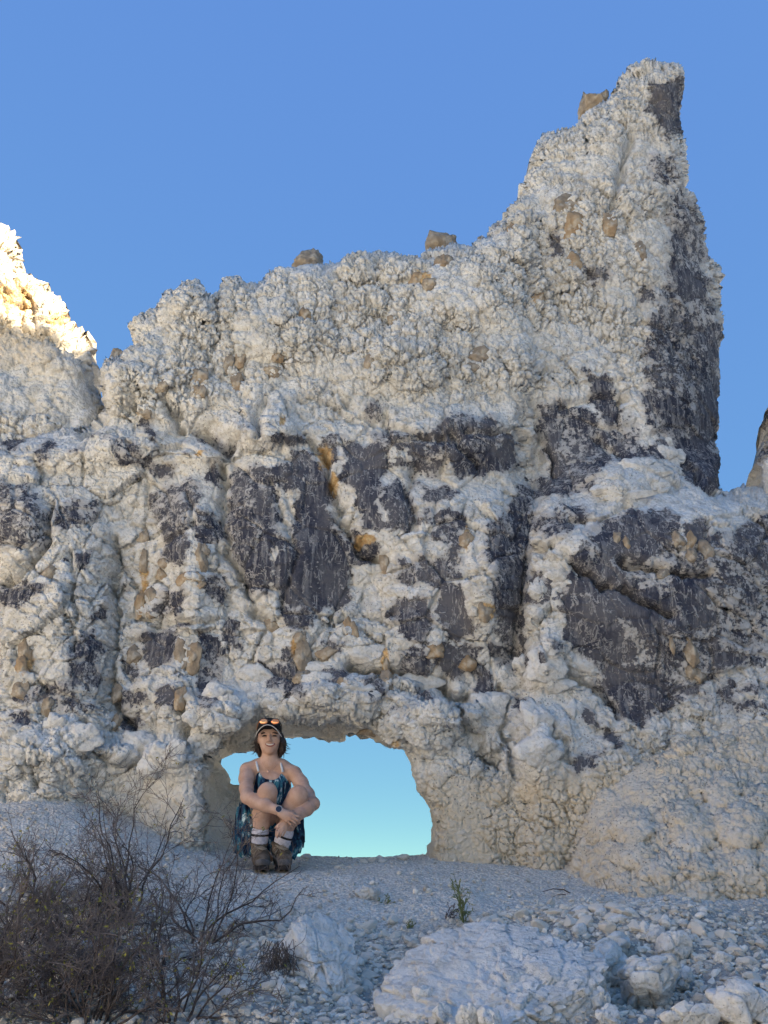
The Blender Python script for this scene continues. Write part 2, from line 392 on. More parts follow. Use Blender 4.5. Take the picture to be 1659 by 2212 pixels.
DARK = [
 (.60, [(1425, 190), (1466, 190), (1462, 300), (1440, 300)]), (.54, [(1470, 400), (1500, 470), (1520, 560), (1545, 690), (1550, 1050), (1480, 1020), (1420, 960), (1380, 860), (1400, 760), (1420, 660), (1440, 560), (1440, 460)]),
 (.50, [(1240, 1200), (1290, 1110), (1420, 1090), (1480, 1180), (1640, 1120), (1800, 1100), (1800, 1420), (1560, 1450), (1460, 1520), (1340, 1560), (1260, 1440), (1220, 1330)]),
 (.78, A_([(90,360),(300,380),(330,540),(350,620),(330,760),(290,1050),(200,1060),(110,850),(60,640),(70,480)])),
 (1., A_([(320,370),(400,340),(440,260),(500,310),(600,400),(640,480),(600,600),(660,700),(720,830),(720,1100),(560,1140),(360,1100),(300,900),(420,830),(430,620),(460,480),(340,480)])),
 (.8, A_([(360,1120),(520,1140),(500,1250),(360,1230)])),
 (1., A_([(300,200),(470,190),(460,240),(320,255)])),
 (1., A_([(700,240),(930,230),(900,420),(880,560),(900,720),(800,690),(770,520),(680,420),(720,350)])),
 (.85, A_([(900,470),(1000,450),(1080,560),(1060,700),(960,720),(900,560)])),
 (.72, A_([(1060,230),(1280,60),(1500,80),(1640,200),(1640,260),(1500,330),(1330,330),(1230,340),(1200,420),(1060,390)])),
 (1., A_([(1250,230),(1420,300),(1640,230),(1640,350),(1500,390),(1330,430),(1230,300)])),
 (.72, A_([(1600,560),(1720,480),(1700,760),(1690,1100),(1640,1300),(1560,1360),(1530,1200),(1480,900),(1450,780),(1520,640)])),
 (.72, A_([(990,860),(1240,860),(1340,960),(1200,1000),(1000,1000)])),
 (.85, A_([(1020,1080),(1150,1080),(1180,1200),(1120,1350),(1000,1240),(930,1170)])),
 (1., A_([(1220,1000),(1340,1010),(1400,1270),(1300,1300),(1200,1200)])),
 (.9, A_([(1180,1330),(1420,1330),(1400,1480),(1220,1480)])),
 (1.1, A_([(1410,1400),(1530,1600),(1420,1540)])),
 (.9, A_([(1100,480),(1300,500),(1260,560),(1130,560)])), (.7, A_([(1260,670),(1320,680),(1340,900),(1250,930)])),
 (.8, A_([(250,1420),(420,1440),(410,1540),(260,1500)])), (.85, A_([(560,1470),(690,1460),(700,1510),(620,1540)])),
 (.85, A_([(60,1190),(110,1220),(130,1340),(60,1330)])), (.8, A_([(560,1320),(700,1320),(640,1390)])), (.75, A_([(800,30),(890,30),(880,90),(810,90)])),
 (.9, A_([(1560,1340),(1480,1320),(1490,1400),(1540,1390)])), (.85, A_([(1090,1570),(1170,1570),(1150,1620),(1090,1610)])),
 (.66, B_([(930,400),(1080,330),(1270,300),(1260,450),(1180,540),(1180,830),(1040,840),(1040,580),(960,560)])),
 (.9, B_([(1030,600),(1180,600),(1180,830),(1050,840)])),
 (.64, B_([(310,500),(480,450),(640,480),(600,590),(430,630),(340,620)])),
 (.55, B_([(-200,330),(200,350),(300,520),(280,720),(-200,800)])),
 (.95, B_([(890,1340),(960,1270),(1120,1280),(1110,1480),(990,1500),(900,1430)])),
 (.95, B_([(1000,1640),(1120,1630),(1130,1757),(1000,1757)])), (.95, B_([(560,1290),(630,1310),(630,1420),(580,1390)])),
 (.7, B_([(1280,950),(1460,900),(1430,1080),(1300,1080)])), (.62, B_([(1000,1030),(1180,1010),(1170,1180),(1000,1160)])),
 (.9, B_([(1430,1230),(1500,1260),(1520,1390),(1430,1390)])), (.9, B_([(600,1540),(660,1560),(650,1640),(590,1620)])),
 (1., B_([(800,1470),(860,1490),(850,1560),(800,1540)])), (.9, B_([(820,1690),(920,1680),(920,1740),(820,1740)])),
 (.95, B_([(-200,0),(160,0),(100,100),(-200,130)])), (.9, B_([(1240,0),(1440,50),(1450,90),(1330,40),(1240,25)])), (.95, B_([(900,-60),(960,-80),(990,30),(950,60)])),  # second strip paints the shadow under the left ledge's overhang
 (.95, B_([(1330,250),(1390,260),(1380,330),(1330,320)])), (.9, B_([(90,1790),(190,1790),(180,1900),(110,1890)])), (.85, B_([(740,1830),(880,1800),(890,1880),(760,1900)])),
 (.68, C_([(960,40),(1080,20),(1250,120),(1380,80),(1400,300),(1380,430),(1260,500),(1080,420),(900,300),(940,150)])),
 (1., C_([(1260,440),(1380,450),(1380,620),(1340,800),(1210,720),(1180,640),(1250,560)])),
 (.82, C_([(890,550),(1040,520),(1180,600),(1200,700),(1100,800),(1000,700),(920,650)])),
 (.66, C_([(270,600),(400,560),(640,650),(740,900),(600,1030),(350,1030),(300,800)])),
 (.9, C_([(290,620),(390,580),(420,1000),(350,1020)])),
 (.95, C_([(560,400),(690,430),(760,580),(740,730),(660,680),(620,560)])),
 (1., C_([(1100,800),(1250,760),(1330,860),(1380,900),(1380,1090),(1240,1050),(1150,950)])),
 (1.1, C_([(740,1260),(860,1215),(1000,1230),(1110,1300),(1050,1370),(1010,1500),(800,1510),(680,1480),(630,1390),(690,1300)])),
 (1.1, C_([(1180,1290),(1260,1270),(1310,1310),(1280,1400),(1190,1370)])),
 (.82, C_([(480,1480),(700,1480),(800,1560),(870,1843),(480,1843),(460,1620)])),
 (1., C_([(1080,1560),(1310,1600),(1300,1700),(1350,1843),(1160,1843),(1100,1700)])),
 (1., C_([(860,1660),(1140,1720),(1140,1843),(900,1843)])),
 (.68, C_([(80,1200),(250,1000),(250,1450),(170,1700),(100,1843),(0,1843),(0,1500),(60,1400)])),
 (.66, C_([(1560,1250),(1800,1150),(1800,1520),(1480,1520),(1360,1450)])), (.6, C_([(420,1180),(600,1200),(560,1300),(450,1260)])), (.6, C_([(300,1230),(560,1270),(420,1400),(300,1380)])),
 (.9, D_([(970,230),(1140,200),(1130,540),(1000,470),(930,400)])), (1., D_([(1080,1320),(1240,1330),(1290,1430),(1270,1530),(1100,1520)])),
 (.6, D_([(1050,1100),(1280,1100),(1290,1300),(1100,1250)])), (.6, D_([(950,640),(1120,650),(1090,830),(950,830)])), (.9, D_([(370,1120),(420,1180),(410,1300),(360,1280)])),
 (.65, D_([(540,1340),(720,1340),(700,1420),(560,1450)])), (.68, D_([(900,1430),(1000,1450),(980,1560),(900,1520)])), (.62, D_([(1060,870),(1220,930),(1270,1100),(1100,1080)])),
 (1.05, E_([(540,60),(760,80),(960,410),(680,400),(600,330),(560,200)])), (1.05, E_([(790,0),(1000,10),(1180,170),(1200,270),(1040,290),(860,180),(790,100)])),
 (.95, E_([(1200,60),(1360,60),(1380,180),(1270,300),(1180,260)])), (.74, E_([(700,430),(980,440),(1120,500),(1180,650),(940,780),(800,660),(780,540)])),
 (1.05, E_([(1340,390),(1460,370),(1560,410),(1440,440)])), (.9, E_([(1500,240),(1560,260),(1560,340),(1510,340)])), (.95, E_([(1140,570),(1330,540),(1260,600),(1170,600)])),
 (.95, E_([(670,690),(720,700),(720,760),(660,750)])), (.95, E_([(770,800),(870,820),(860,890),(800,890)])), (.72, E_([(620,930),(760,920),(720,1000),(600,1040)])),
 (.7, E_([(200,40),(330,40),(330,250),(290,380),(230,380),(210,150)])), (1., E_([(295,620),(360,620),(340,690),(300,680)])), (.58, E_([(1050,280),(1400,150),(1500,380),(1350,520),(1000,470)])),
 (.95, E_([(1480,590),(1620,560),(1560,610)])), (.9, E_([(480,270),(530,330),(540,390),(500,350)])),
 (.9, [(1500, 1740), (1530, 1745), (1525, 1755)])]
ORANGE = [(910, 600, 26, 20, 1.), (700, 985, 26, 36, .9), (720, 1040, 16, 30, .8), (785, 1165, 40, 16, .85), (430, 970, 22, 10, .8), (612, 905, 14, 22, .7), (1050, 1320, 18, 26, 1.), (640, 1400, 18, 40, .8), (288, 1412, 18, 18, 1.), (834, 1440, 10, 50, 1.1), (1008, 1170, 12, 40, .9), (305, 1250, 16, 90, .75), (730, 1590, 60, 20, .35), (860, 1600, 30, 10, .6), (500, 1575, 40, 12, .6), (50, 1430, 24, 60, .6), (820, 1470, 60, 10, .6), (1125, 1290, 10, 60, .5)]
# tan concretions weathering out of the wall: centre, half sizes (px), tilt
NOD = [(670, 568, 29, 27, 0), (955, 532, 25, 27, 0), (960, 574, 21, 20, 10), (1279, 226, 24, 26, 0), (1306, 206, 8, 11, 0), (250, 766, 12, 18, 0), (1079, 503, 16, 14, 0), (1109, 505, 12, 24, 8), (1040, 518, 7, 10, 0),
 (1222, 443, 27, 26, 0), (1238, 486, 17, 30, -12), (1318, 485, 13, 27, 0), (1386, 541, 12, 20, 0), (1238, 572, 15, 26, 0), (1165, 645, 14, 18, 20), (489, 661, 10, 17, 0), (657, 682, 12, 25, 10), (848, 690, 9, 10, 0), (800, 780, 11, 16, 0), (600, 770, 13, 12, 0), (584, 797, 17, 14, 20),
 (428, 810, 24, 17, -20), (512, 828, 13, 25, 0), (493, 782, 9, 19, 0), (517, 776, 13, 19, 0), (433, 846, 13, 12, -30), (1040, 765, 22, 17, -15), (1020, 793, 12, 11, 0), (310, 889, 13, 13, 0), (352, 835, 13, 11, 30),
 (310, 1160, 11, 15, 0), (309, 1213, 8, 24, 3), (304, 1305, 10, 33, 0), (328, 1290, 10, 19, 5), (326, 1322, 12, 10, 0), (402, 1250, 17, 12, 15), (427, 1248, 12, 12, 0), (434, 1205, 12, 30, 8), (440, 1186, 10, 12, 0), (434, 1262, 8, 8, 0), (347, 1240, 10, 14, 20), (350, 1215, 11, 10, 0), (105, 1237, 14, 17, -15),
 (832, 1213, 12, 32, -5), (752, 1358, 10, 27, 8), (766, 1366, 6, 20, 10), (652, 1415, 17, 36, 4), (648, 1376, 12, 12, 0), (650, 1462, 15, 16, 0), (390, 1420, 12, 30, 12), (418, 1418, 16, 32, 8), (288, 1415, 15, 17, -30), (834, 1428, 8, 24, 3), (833, 1476, 13, 20, 8), (1008, 1168, 12, 18, -20), (1050, 1318, 15, 22, -15), (942, 1406, 19, 17, 20), (1010, 1432, 19, 16, 10),
 (52, 1408, 10, 26, 15), (48, 1448, 13, 24, 10), (42, 1490, 15, 22, 0), (100, 1525, 12, 16, 0), (390, 1510, 10, 26, 0), (254, 1500, 10, 18, 0), (1466, 1165, 12, 14, 0), (1493, 1168, 10, 18, 0), (1495, 1200, 11, 14, 0), (1527, 1190, 13, 26, 5), (1494, 1405, 14, 30, 0), (1494, 1450, 11, 12, 0), (1512, 1458, 12, 14, 30), (1452, 1390, 6, 18, 0), (250, 1560, 10, 16, 0), (310, 1215, 6, 12, 0), (708, 1410, 22, 12, 20), (585, 1350, 17, 12, 20), (745, 1475, 14, 12, 10), (1335, 1160, 7, 12, 0), (1355, 1172, 6, 14, 0), (1432, 1240, 12, 10, 20), (800, 1575, 26, 12, 10), (905, 602, 18, 16, 20), (926, 612, 12, 16, -20)]
ORANGE += [(q[0], q[1] + q[3] * .5, q[2] * 1.5, q[3] * 1.7, .40) for q in NOD[9:]]
CRACKS = [  # polyline, half-width px, depth m
 ([(198, 775), (208, 850), (204, 900), (170, 930)], 9, .16), ([(1145, 700), (1148, 850), (1162, 1000), (1158, 1090), (1140, 1200), (1128, 1280), (1112, 1410)], 5, .05),
 ([(246, 1160), (252, 1240), (250, 1330), (243, 1420), (246, 1480), (265, 1560)], 5, .12), ([(478, 1000), (482, 1060), (480, 1120), (497, 1220), (530, 1270), (560, 1340), (590, 1352)], 6, .13),
 ([(655, 930), (700, 990), (720, 1060), (735, 1120), (775, 1190), (830, 1210)], 6, .12), ([(750, 1446), (830, 1455), (940, 1470), (1010, 1500)], 7, .17),
 ([(965, 1490), (1000, 1560), (1050, 1640), (1075, 1660)], 7, .13), ([(360, 860), (376, 890), (392, 922)], 8, .16), ([(278, 868), (281, 890)], 5, .14), ([(420, 930), (460, 940), (492, 955), (495, 985)], 8, .16),
 ([(565, 870), (545, 900), (555, 935)], 6, .12), ([(1190, 1180), (1260, 1240), (1380, 1290), (1450, 1330)], 5, .10), ([(1340, 1210), (1430, 1230), (1535, 1236)], 5, .11), ([(100, 1100), (95, 1170), (40, 1240), (0, 1260)], 7, .13),
 ([(970, 930), (1000, 960), (1030, 1010)], 5, .08), ([(1370, 290), (1355, 330), (1340, 380), (1336, 420), (1310, 470)], 5, .10), ([(1130, 900), (1180, 980), (1200, 1020)], 5, .09), ([(900, 1000), (880, 1060), (900, 1150)], 4, .07),
 ([(590, 1040), (640, 1200), (600, 1330)], 3, .05), ([(1000, 930), (1085, 925), (1140, 960)], 5, .08), ([(270, 1335), (330, 1345), (470, 1340)], 4, .06), ([(1450, 980), (1490, 1010), (1540, 1060)], 5, .08),
 ([(60, 1640), (80, 1700)], 5, .1), ([(270, 1560), (300, 1600), (290, 1660)], 5, .1), ([(180, 1560), (215, 1640), (255, 1665), (300, 1640)], 6, .12), ([(390, 1530), (405, 1600), (440, 1640)], 6, .12), ([(1080, 1480), (1100, 1600), (1120, 1680)], 5, .1),
 ([(1290, 940), (1330, 970), (1350, 1000)], 4, .06), ([(740, 860), (800, 900), (870, 930), (960, 940)], 4, .07), ([(640, 870), (720, 880), (790, 910)], 4, .07), ([(1210, 880), (1290, 860), (1350, 870)], 4, .06), ([(1230, 1130), (1300, 1120), (1360, 1085)], 4, .07),
 ([(1180, 1440), (1250, 1470), (1310, 1500), (1330, 1560)], 5, .1), ([(1200, 1560), (1215, 1620), (1230, 1650)], 5, .09), ([(150, 1180), (155, 1300), (160, 1400)], 5, .07), ([(400, 1060), (410, 1130), (340, 1180)], 4, .06), ([(690, 1330), (730, 1340), (850, 1330)], 4, .05)]
BULGES = [  # cx, cy, rx, ry, amp (towards the viewer)
 (600, 1130, 130, 200, .14), (800, 1050, 90, 150, .12), (950, 1230, 120, 200, .14), (170, 1350, 70, 240, .17), (60, 1380, 60, 200, .08), (960, 940, 140, 70, .16), (1080, 1290, 60, 170, .16), (420, 1180, 60, 170, .10),
 (1400, 1240, 280, 200, .22), (340, 830, 120, 80, .10), (270, 960, 90, 40, .09), (440, 975, 70, 30, .10), (560, 900, 80, 60, .10), (120, 985, 90, 30, .06), (880, 790, 130, 60, .12), (1010, 640, 110, 60, .08), (600, 720, 100, 60, .1), (1300, 450, 120, 160, .08), (1340, 1030, 95, 40, .20),
 (700, 1400, 300, 90, .06), (630, 1500, 120, 40, .10), (770, 1500, 110, 40, .10), (470, 1540, 60, 50, .16), (920, 1560, 70, 60, .14), (350, 1500, 80, 60, .08), (990, 1530, 70, 50, .12), (140, 1620, 110, 50, .10), (330, 1630, 100, 40, .12), (1165, 1600, 70, 90, .12), (1180, 1420, 50, 70, .14), (1150, 1250, 10, 10, .0), (1240, 1180, 70, 40, .06), (30, 1120, 90, 90, .10), (580, 930, 90, 35, .12), (250, 780, 60, 60, .08), (400, 670, 60, 60, .08), (1440, 180, 40, 40, .05)]

LEAN = 0.10
STEP = 1.82
Y_WALL = 7.05

def base_Y(px, py, relief):
    rx, rz = ray(px, py)
    return (Y_WALL + relief) / (1 - LEAN * rz)

def lift_points(PX, PY, relief):
    rx, rz = ray(PX, PY)
    Y = (Y_WALL + relief) / (1 - LEAN * rz)
    return np.stack([rx * Y, Y, rz * Y + ZE], -1)

def grid_normals(P):
    du = np.gradient(P, axis=1); dv = np.gradient(P, axis=0)
    n = np.cross(du, dv)
    n /= np.linalg.norm(n, axis=-1, keepdims=True) + 1e-12
    n = np.where((n[..., 1:2] > 0), -n, n) if np.mean(n[..., 1]) > 0 else n
    return n

def blur(A, r):
    k = np.ones(2 * r + 1, np.float32) / (2 * r + 1)
    A = np.apply_along_axis(lambda m: np.convolve(np.pad(m, r, mode='edge'), k, 'valid'), 0, A)
    return np.apply_along_axis(lambda m: np.convolve(np.pad(m, r, mode='edge'), k, 'valid'), 1, A)

def pillow(F1, F2, s=0.55):
    e = np.clip((F2 - F1) / s, 0, 1)
    return 0.55 * (1 - (1 - e) ** 2) + 0.45 * np.sqrt(np.clip(1 - (F1 / 0.95) ** 2, 0, 1))

def facet(P, size, seed, tilt):
    """angular blocks: every cell has its own height and tilt, joints are grooves"""
    F1, F2, H, O = vor(P, size, seed)
    a, b, c = _h3(H)
    a2, b2, c2 = _h3(H * np.uint32(2246822519) + np.uint32(97))
    h = (a2 - .5) + tilt * ((a - .5) * O[:, 0] + (b - .5) * O[:, 2] + (c - .5) * O[:, 1])
    e = np.clip((F2 - F1) / 0.10, 0, 1)
    return h - 0.9 * (1 - e) ** 2

def lift_rock(name, box, step, maps, mat, seed, back=0.9, detail=1.0):
    """rock face as real relief: rounded at its outline, lumps pushed out along the normals, closed behind"""
    x0, x1, y0, y1 = box
    nx = int((x1 - x0) / step) + 1; ny = int((y1 - y0) / step) + 1
    gx = np.linspace(x0, x1, nx); gy = np.linspace(y0, y1, ny)
    PX, PY = np.meshgrid(gx, gy)
    cs = 3
    cx = np.linspace(x0, x1, nx // cs); cy = np.linspace(y0, y1, ny // cs)
    CX, CY = np.meshgrid(cx.astype(np.float32), cy.astype(np.float32))
    mp = {k: upsample(v.astype(np.float32), PX.shape) for k, v in maps(CX, CY).items()}
    sd = mp['sdf']
    if 'crack' not in mp: mp['crack'] = np.zeros_like(sd)
    P = lift_points(PX, PY, mp['relief'])
    shp = PX.shape
    NM = None
    def disp(P, hgt):
        n = grid_normals(P)
        if NM is not None:
            n = .55 * n + .45 * NM; n /= np.linalg.norm(n, axis=-1, keepdims=True) + 1e-9
        return P + n * hgt.reshape(shp)[..., None]
    f = lambda A: A.reshape(-1, 3).astype(np.float32)
    calm = sstep(-.02, .38, fbm(P.reshape(-1, 3).astype(np.float32), .55, seed + 60, 3))
    keep = (1 - .82 * mp['smooth']).ravel() * (1 - .68 * calm)
    if 'damp' in mp: keep = keep * mp['damp'].ravel()
    damp = mp['damp'].ravel() if 'damp' in mp else 1.0
    pop = mp['pop'].ravel(); blk = mp['blk'].ravel(); rnd = mp['rnd'].ravel(); mud_or_sunwarm = mp['mud_or_sunwarm'].ravel()
    groove = lambda F1, F2, w: np.exp(-((F2 - F1) / w) ** 2)
    # large forms
    Q = f(P); warp = np.stack([fbm(Q, .5, seed + 1, 2), fbm(Q, .5, seed + 2, 2), fbm(Q, .5, seed + 3, 2)], -1) * .14
    F1, F2, H, O = vor((Q + warp) * np.float32([1, 1, .85]), .40, seed + 5)
    h = pillow(F1, F2, .5) + .6 * (_h3(H)[1] - .5)
    P = disp(P, (h - .5) * (pop * .10 + rnd * .09 + mud_or_sunwarm * .04) * (.35 * damp + .65 * keep) + (facet(Q + warp * .6, .40, seed + 6, 1.3) * blk * .065) * (.05 + .95 * keep) + fbm(Q, .7, seed + 4, 3) * .07 * damp)
    NM = grid_normals(P)
    # middle lumps and blocks
    Q = f(P); w2 = np.stack([fbm(Q, .13, seed + 7, 2), fbm(Q, .13, seed + 8, 2), fbm(Q, .13, seed + 9, 2)], -1) * .05
    F1, F2, H, O = vor(Q + w2, .15, seed + 11)
    hp = pillow(F1, F2, .45) + (_h3(H)[0] - .5) * .7
    P = disp(P, keep * ((hp - .5) * (pop * .036 + mud_or_sunwarm * .018 + rnd * .024) - groove(F1, F2, .06) * (pop * .045 + mud_or_sunwarm * .020 + rnd * .015) + facet((Q + w2) * np.float32([1, 1, 1.6]), .17, seed + 12, 1.6) * (blk * .030 + rnd * .022)))
    # popcorn knobs and chips
    Q = f(P)
    F1, F2, H, O = vor(Q + w2 * .4, .056, seed + 13)
    a, b, c = _h3(H)
    hp = pillow(F1, F2, .45) * (.4 + .9 * a)
    P = disp(P, detail * keep * ((hp - .4) * (pop * .018 + mud_or_sunwarm * .010 + rnd * .006) - groove(F1, F2, .09) * (pop * .022 + mud_or_sunwarm * .018) + facet((Q + w2 * .3) * np.float32([1, 1, 1.6]), .070, seed + 14, 1.8) * (blk * .012 + rnd * .009 + pop * .006)))
    Q = f(P)
    F1, F2, H, O = vor(Q, .033, seed + 15)
    P = disp(P, detail * (.25 + .75 * keep) * ((pillow(F1, F2, .5) - .5) * (pop * .009 + mud_or_sunwarm * .008 + blk * .004 + rnd * .004) + fbm(Q, .05, seed + 16, 2) * .004))
    P[..., 1] += mp['crack'] * 1.5
    V = P.reshape(-1, 3)
    inside = sd > 0
    q = inside[:-1, :-1] & inside[1:, :-1] & inside[:-1, 1:] & inside[1:, 1:]
    idx = np.arange(nx * ny).reshape(ny, nx)
    a, b, c, d = idx[:-1, :-1][q], idx[:-1, 1:][q], idx[1:, 1:][q], idx[1:, :-1][q]
    F = np.stack([a, d, c, b], -1)
    # outline edges -> skirt running back
    E = np.concatenate([F[:, [0, 1]], F[:, [1, 2]], F[:, [2, 3]], F[:, [3, 0]]])
    key = np.minimum(E[:, 0], E[:, 1]).astype(np.int64) * (nx * ny) + np.maximum(E[:, 0], E[:, 1])
    u, inv, cnt = np.unique(key, return_inverse=True, return_counts=True)
    BE = E[cnt[inv] == 1]
    bv = np.unique(BE)
    G = np.stack([np.gradient(blur(sd, 8), axis=1) / step, -np.gradient(blur(sd, 8), axis=0) / step], -1).reshape(-1, 2)
    rings = []; newV = [V]; base = len(V); prev = {int(x): int(x) for x in bv}
    newF = []
    att = {k: mp[k].ravel() for k in ('dark', 'orange', 'mud_or_sunwarm')}
    satt = {k: [v] for k, v in att.items()}
    P0 = V[bv]
    gn = G[bv]; gn = gn / (np.linalg.norm(gn, axis=1, keepdims=True) + 1e-6)
    lookup = np.full(nx * ny, -1, np.int64)
    last = np.arange(nx * ny)
    for k, (by, inw) in enumerate(((back * .25, .02), (back * .6, .10), (back, .24))):
        nv = P0.copy()
        nv[:, 1] += by
        nv[:, 0] += gn[:, 0] * inw; nv[:, 2] += gn[:, 1] * inw
        nv += (fbm(P0 + by, .25, seed + 30 + k, 2)[:, None]) * .05
        newV.append(nv)
        cur = np.full(nx * ny, -1, np.int64); cur[bv] = base + np.arange(len(bv))
        newF.append(np.stack([BE[:, 1], BE[:, 0], BE[:, 0], BE[:, 1]], -1) * 0 + np.stack([last[BE[:, 1]], last[BE[:, 0]], cur[BE[:, 0]], cur[BE[:, 1]]], -1))
        last = cur; base += len(bv)
        for kk in satt: satt[kk].append(att[kk][bv] * (.5 if kk == 'dark' else 1))
    # rear face, coarse
    m = 7
    sub = idx[::m, ::m]; ins = (sd > 46)[::m, ::m]
    q = ins[:-1, :-1] & ins[1:, :-1] & ins[:-1, 1:] & ins[1:, 1:]
    bp = V[sub.ravel()].copy(); bp[:, 1] = base_Y(PX[::m, ::m], PY[::m, ::m], 0).ravel() + back + .15 * fbm(bp, .6, seed + 40, 3)
    newV.append(bp); sidx = base + np.arange(sub.size).reshape(sub.shape)
    newF.append(np.stack([sidx[:-1, :-1][q], sidx[:-1, 1:][q], sidx[1:, 1:][q], sidx[1:, :-1][q]], -1))
    for kk in satt: satt[kk].append(np.zeros(sub.size, np.float32))
    V = np.concatenate(newV); F = np.concatenate([F] + newF)
    A = {k: np.concatenate(v) for k, v in satt.items()}
    used = np.unique(F); rm = np.full(len(V), -1, np.int64); rm[used] = np.arange(len(used))
    me = np_mesh(name, V[used], rm[F], mat, True, {k: v[used] for k, v in A.items()})
    return me, (PX, PY, P, mp)

def round_edge(d, w_, R):
    t = np.clip(1 - d / w_, 0, 1)
    return R * (1 - np.sqrt(np.clip(1 - t * t, 0, 1))) + np.where(d < 0, np.minimum(-d, 30) * .01, 0)

def wall_relief(X, Y):
    rel = np.zeros(X.shape, np.float32)
    for cx, cy, rx, ry, a in BULGES:
        rel -= 1.5 * a * np.exp(-(((X - cx) / rx) ** 2 + ((Y - cy) / ry) ** 2) ** 1.6)
    right = sstep(1110, 1170, X)
    rel += .18 * right * (1 - sstep(1000, 1110, Y))                   # the tower stands behind its ledge
    rel -= .16 * right * sstep(1030, 1120, Y)
    ledge = sstep(1035, 1130, Y) * right
    xc = np.interp(Y, [700, 850, 1000, 1080, 1200, 1280, 1400, 1500], [1145, 1149, 1160, 1158, 1140, 1129, 1113, 1090])
    u = X - xc
    win = sstep(860, 1000, Y) * (1 - sstep(1400, 1480, Y))
    rel += .15 * win * np.where(u < 0, sstep(-105, 0, u), 1 - sstep(0, 34, u))
    rel -= .18 * sstep(1380, 1700, Y) * (1 - sstep(1200, 1300, X) * 0)   # foot flares out
    rel -= .10 * np.sin(X / 62.0 + .7) * sstep(1000, 1150, Y) * (1 - sstep(380, 470, X))   # fluted left side
    rel += .60 * sstep(1400, 1570, X) * (1 - sstep(940, 1040, Y)) * sstep(250, 650, Y)    # tower turns away on the right
    return rel

def crack_map(X, Y):
    rel = np.zeros(X.shape, np.float32)
    for pts, hw, dep in CRACKS:
        bx = [p[0] for p in pts]; by = [p[1] for p in pts]
        sel = (X > min(bx) - 40) & (X < max(bx) + 40) & (Y > min(by) - 40) & (Y < max(by) + 40)
        if not sel.any(): continue
        nn = fbm(np.stack([X[sel], Y[sel], 0 * X[sel]], -1), 26, 4, 3); wx = X[sel] + 14 * nn; wy = Y[sel] - 12 * nn
        d_ = line_dist(wx, wy, pts); rel[sel] = np.maximum(rel[sel], dep * (.65 * np.exp(-(d_ / (hw * .8)) ** 2) + .35 * np.exp(-(d_ / (hw * 2.2)) ** 2)))
    return rel

def dark_map(X, Y):
    dk = np.zeros(X.shape, np.float32)
    for lv, poly in DARK:
        bx = [p[0] for p in poly]; by = [p[1] for p in poly]
        sel = (X > min(bx) - 25) & (X < max(bx) + 25) & (Y > min(by) - 25) & (Y < max(by) + 25)
        if not sel.any(): continue
        wx = X[sel] + 5 * np.sin(Y[sel] / 9.0) + 3 * np.sin(Y[sel] / 3.7 + X[sel] / 7); wy = Y[sel] + 5 * np.sin(X[sel] / 8.0 + 1)
        dk[sel] = np.maximum(dk[sel], lv * .95 * sstep(-16, 11, poly_sdf(wx, wy, poly)))
    return dk

def orange_map(X, Y):
    og = np.zeros(X.shape, np.float32)
    for cx, cy, rx, ry, a in ORANGE:
        og = np.maximum(og, a * np.exp(-(((X - cx) / rx) ** 2 + ((Y - cy) / ry) ** 2)))
    return og

def wall_maps(X, Y):
    n = fbm(np.stack([X.ravel(), Y.ravel(), 0 * X.ravel()], -1), 120, 3, 3).reshape(X.shape)
    so = poly_sdf(X + 3 * n, Y + 4 * n, WALL_OUT) - 3
    sh = -poly_sdf(X, Y, HOLE) - 3
    sr = poly_sdf(X, Y, RIM)
    rel = wall_relief(X, Y)
    # arch: vault and jambs run back from the rim to the opening
    fr = np.clip(sr, 0, None) / (np.clip(sr, 0, None) + np.clip(sh, 0, None) + 1e-3)
    rel += np.where(sr > 0, (.70 * fr ** .8 + .05) * np.clip((np.clip(sr, 0, None) + np.clip(sh, 0, None)) / 42, 0, 1), 0) + .06 * sstep(-18, 0, sr) * (sr <= 0)
    rel += round_edge(so, 42 + 10 * n, .42)
    dk = dark_map(X, Y); og = orange_map(X, Y)
    n5 = fbm(np.stack([X.ravel(), Y.ravel() * 1.2, 0 * X.ravel() + 9], -1), 90, 43, 4).reshape(X.shape)
    dk = np.maximum(dk, .62 * sstep(.16, .34, n5) * sstep(860, 960, Y) * (1 - sstep(1500, 1580, Y)) * (sr < -6))
    yb = 870 + 60 * n - 60 * sstep(1150, 1250, X)
    low = sstep(-60, 60, Y - yb)
    rnd = sstep(1440, 1580, Y + 40 * n) * (1 - sstep(900, 1000, X) * 0)
    arch = sstep(0, 14, sr)
    mud_or_sunwarm = np.maximum(sstep(1640, 1720, Y + 30 * n) * sstep(880, 930, X), .55 * sstep(1660, 1760, Y + 30 * n))
    mud_or_sunwarm = np.maximum(mud_or_sunwarm, .8 * arch)
    pop = (1 - low) * (1 - mud_or_sunwarm)
    sm = np.clip(blur(dk, 2) * 1.05, 0, 1)
    sm = np.maximum(sm, .55 * arch)
    for cx, cy, rx, ry in ((620, 925, 60, 22), (1290, 880, 55, 30), (1350, 960, 60, 40), (1210, 860, 60, 30), (1500, 1090, 120, 30), (1250, 1080, 60, 30), (800, 1270, 40, 60), (800, 850, 90, 40), (720, 800, 90, 30)):
        sm = np.maximum(sm, .7 * np.exp(-(((X - cx) / rx) ** 2 + ((Y - cy) / ry) ** 2) ** 2))
    return dict(sdf=np.minimum(so, sh), relief=rel, dark=dk, orange=og, smooth=sm, pop=pop, blk=low * (1 - .75 * rnd) * (1 - mud_or_sunwarm), rnd=rnd * (1 - mud_or_sunwarm), mud_or_sunwarm=np.clip(mud_or_sunwarm, 0, 1), crack=crack_map(X, Y), damp=.12 + .88 * sstep(2, 20, sh))

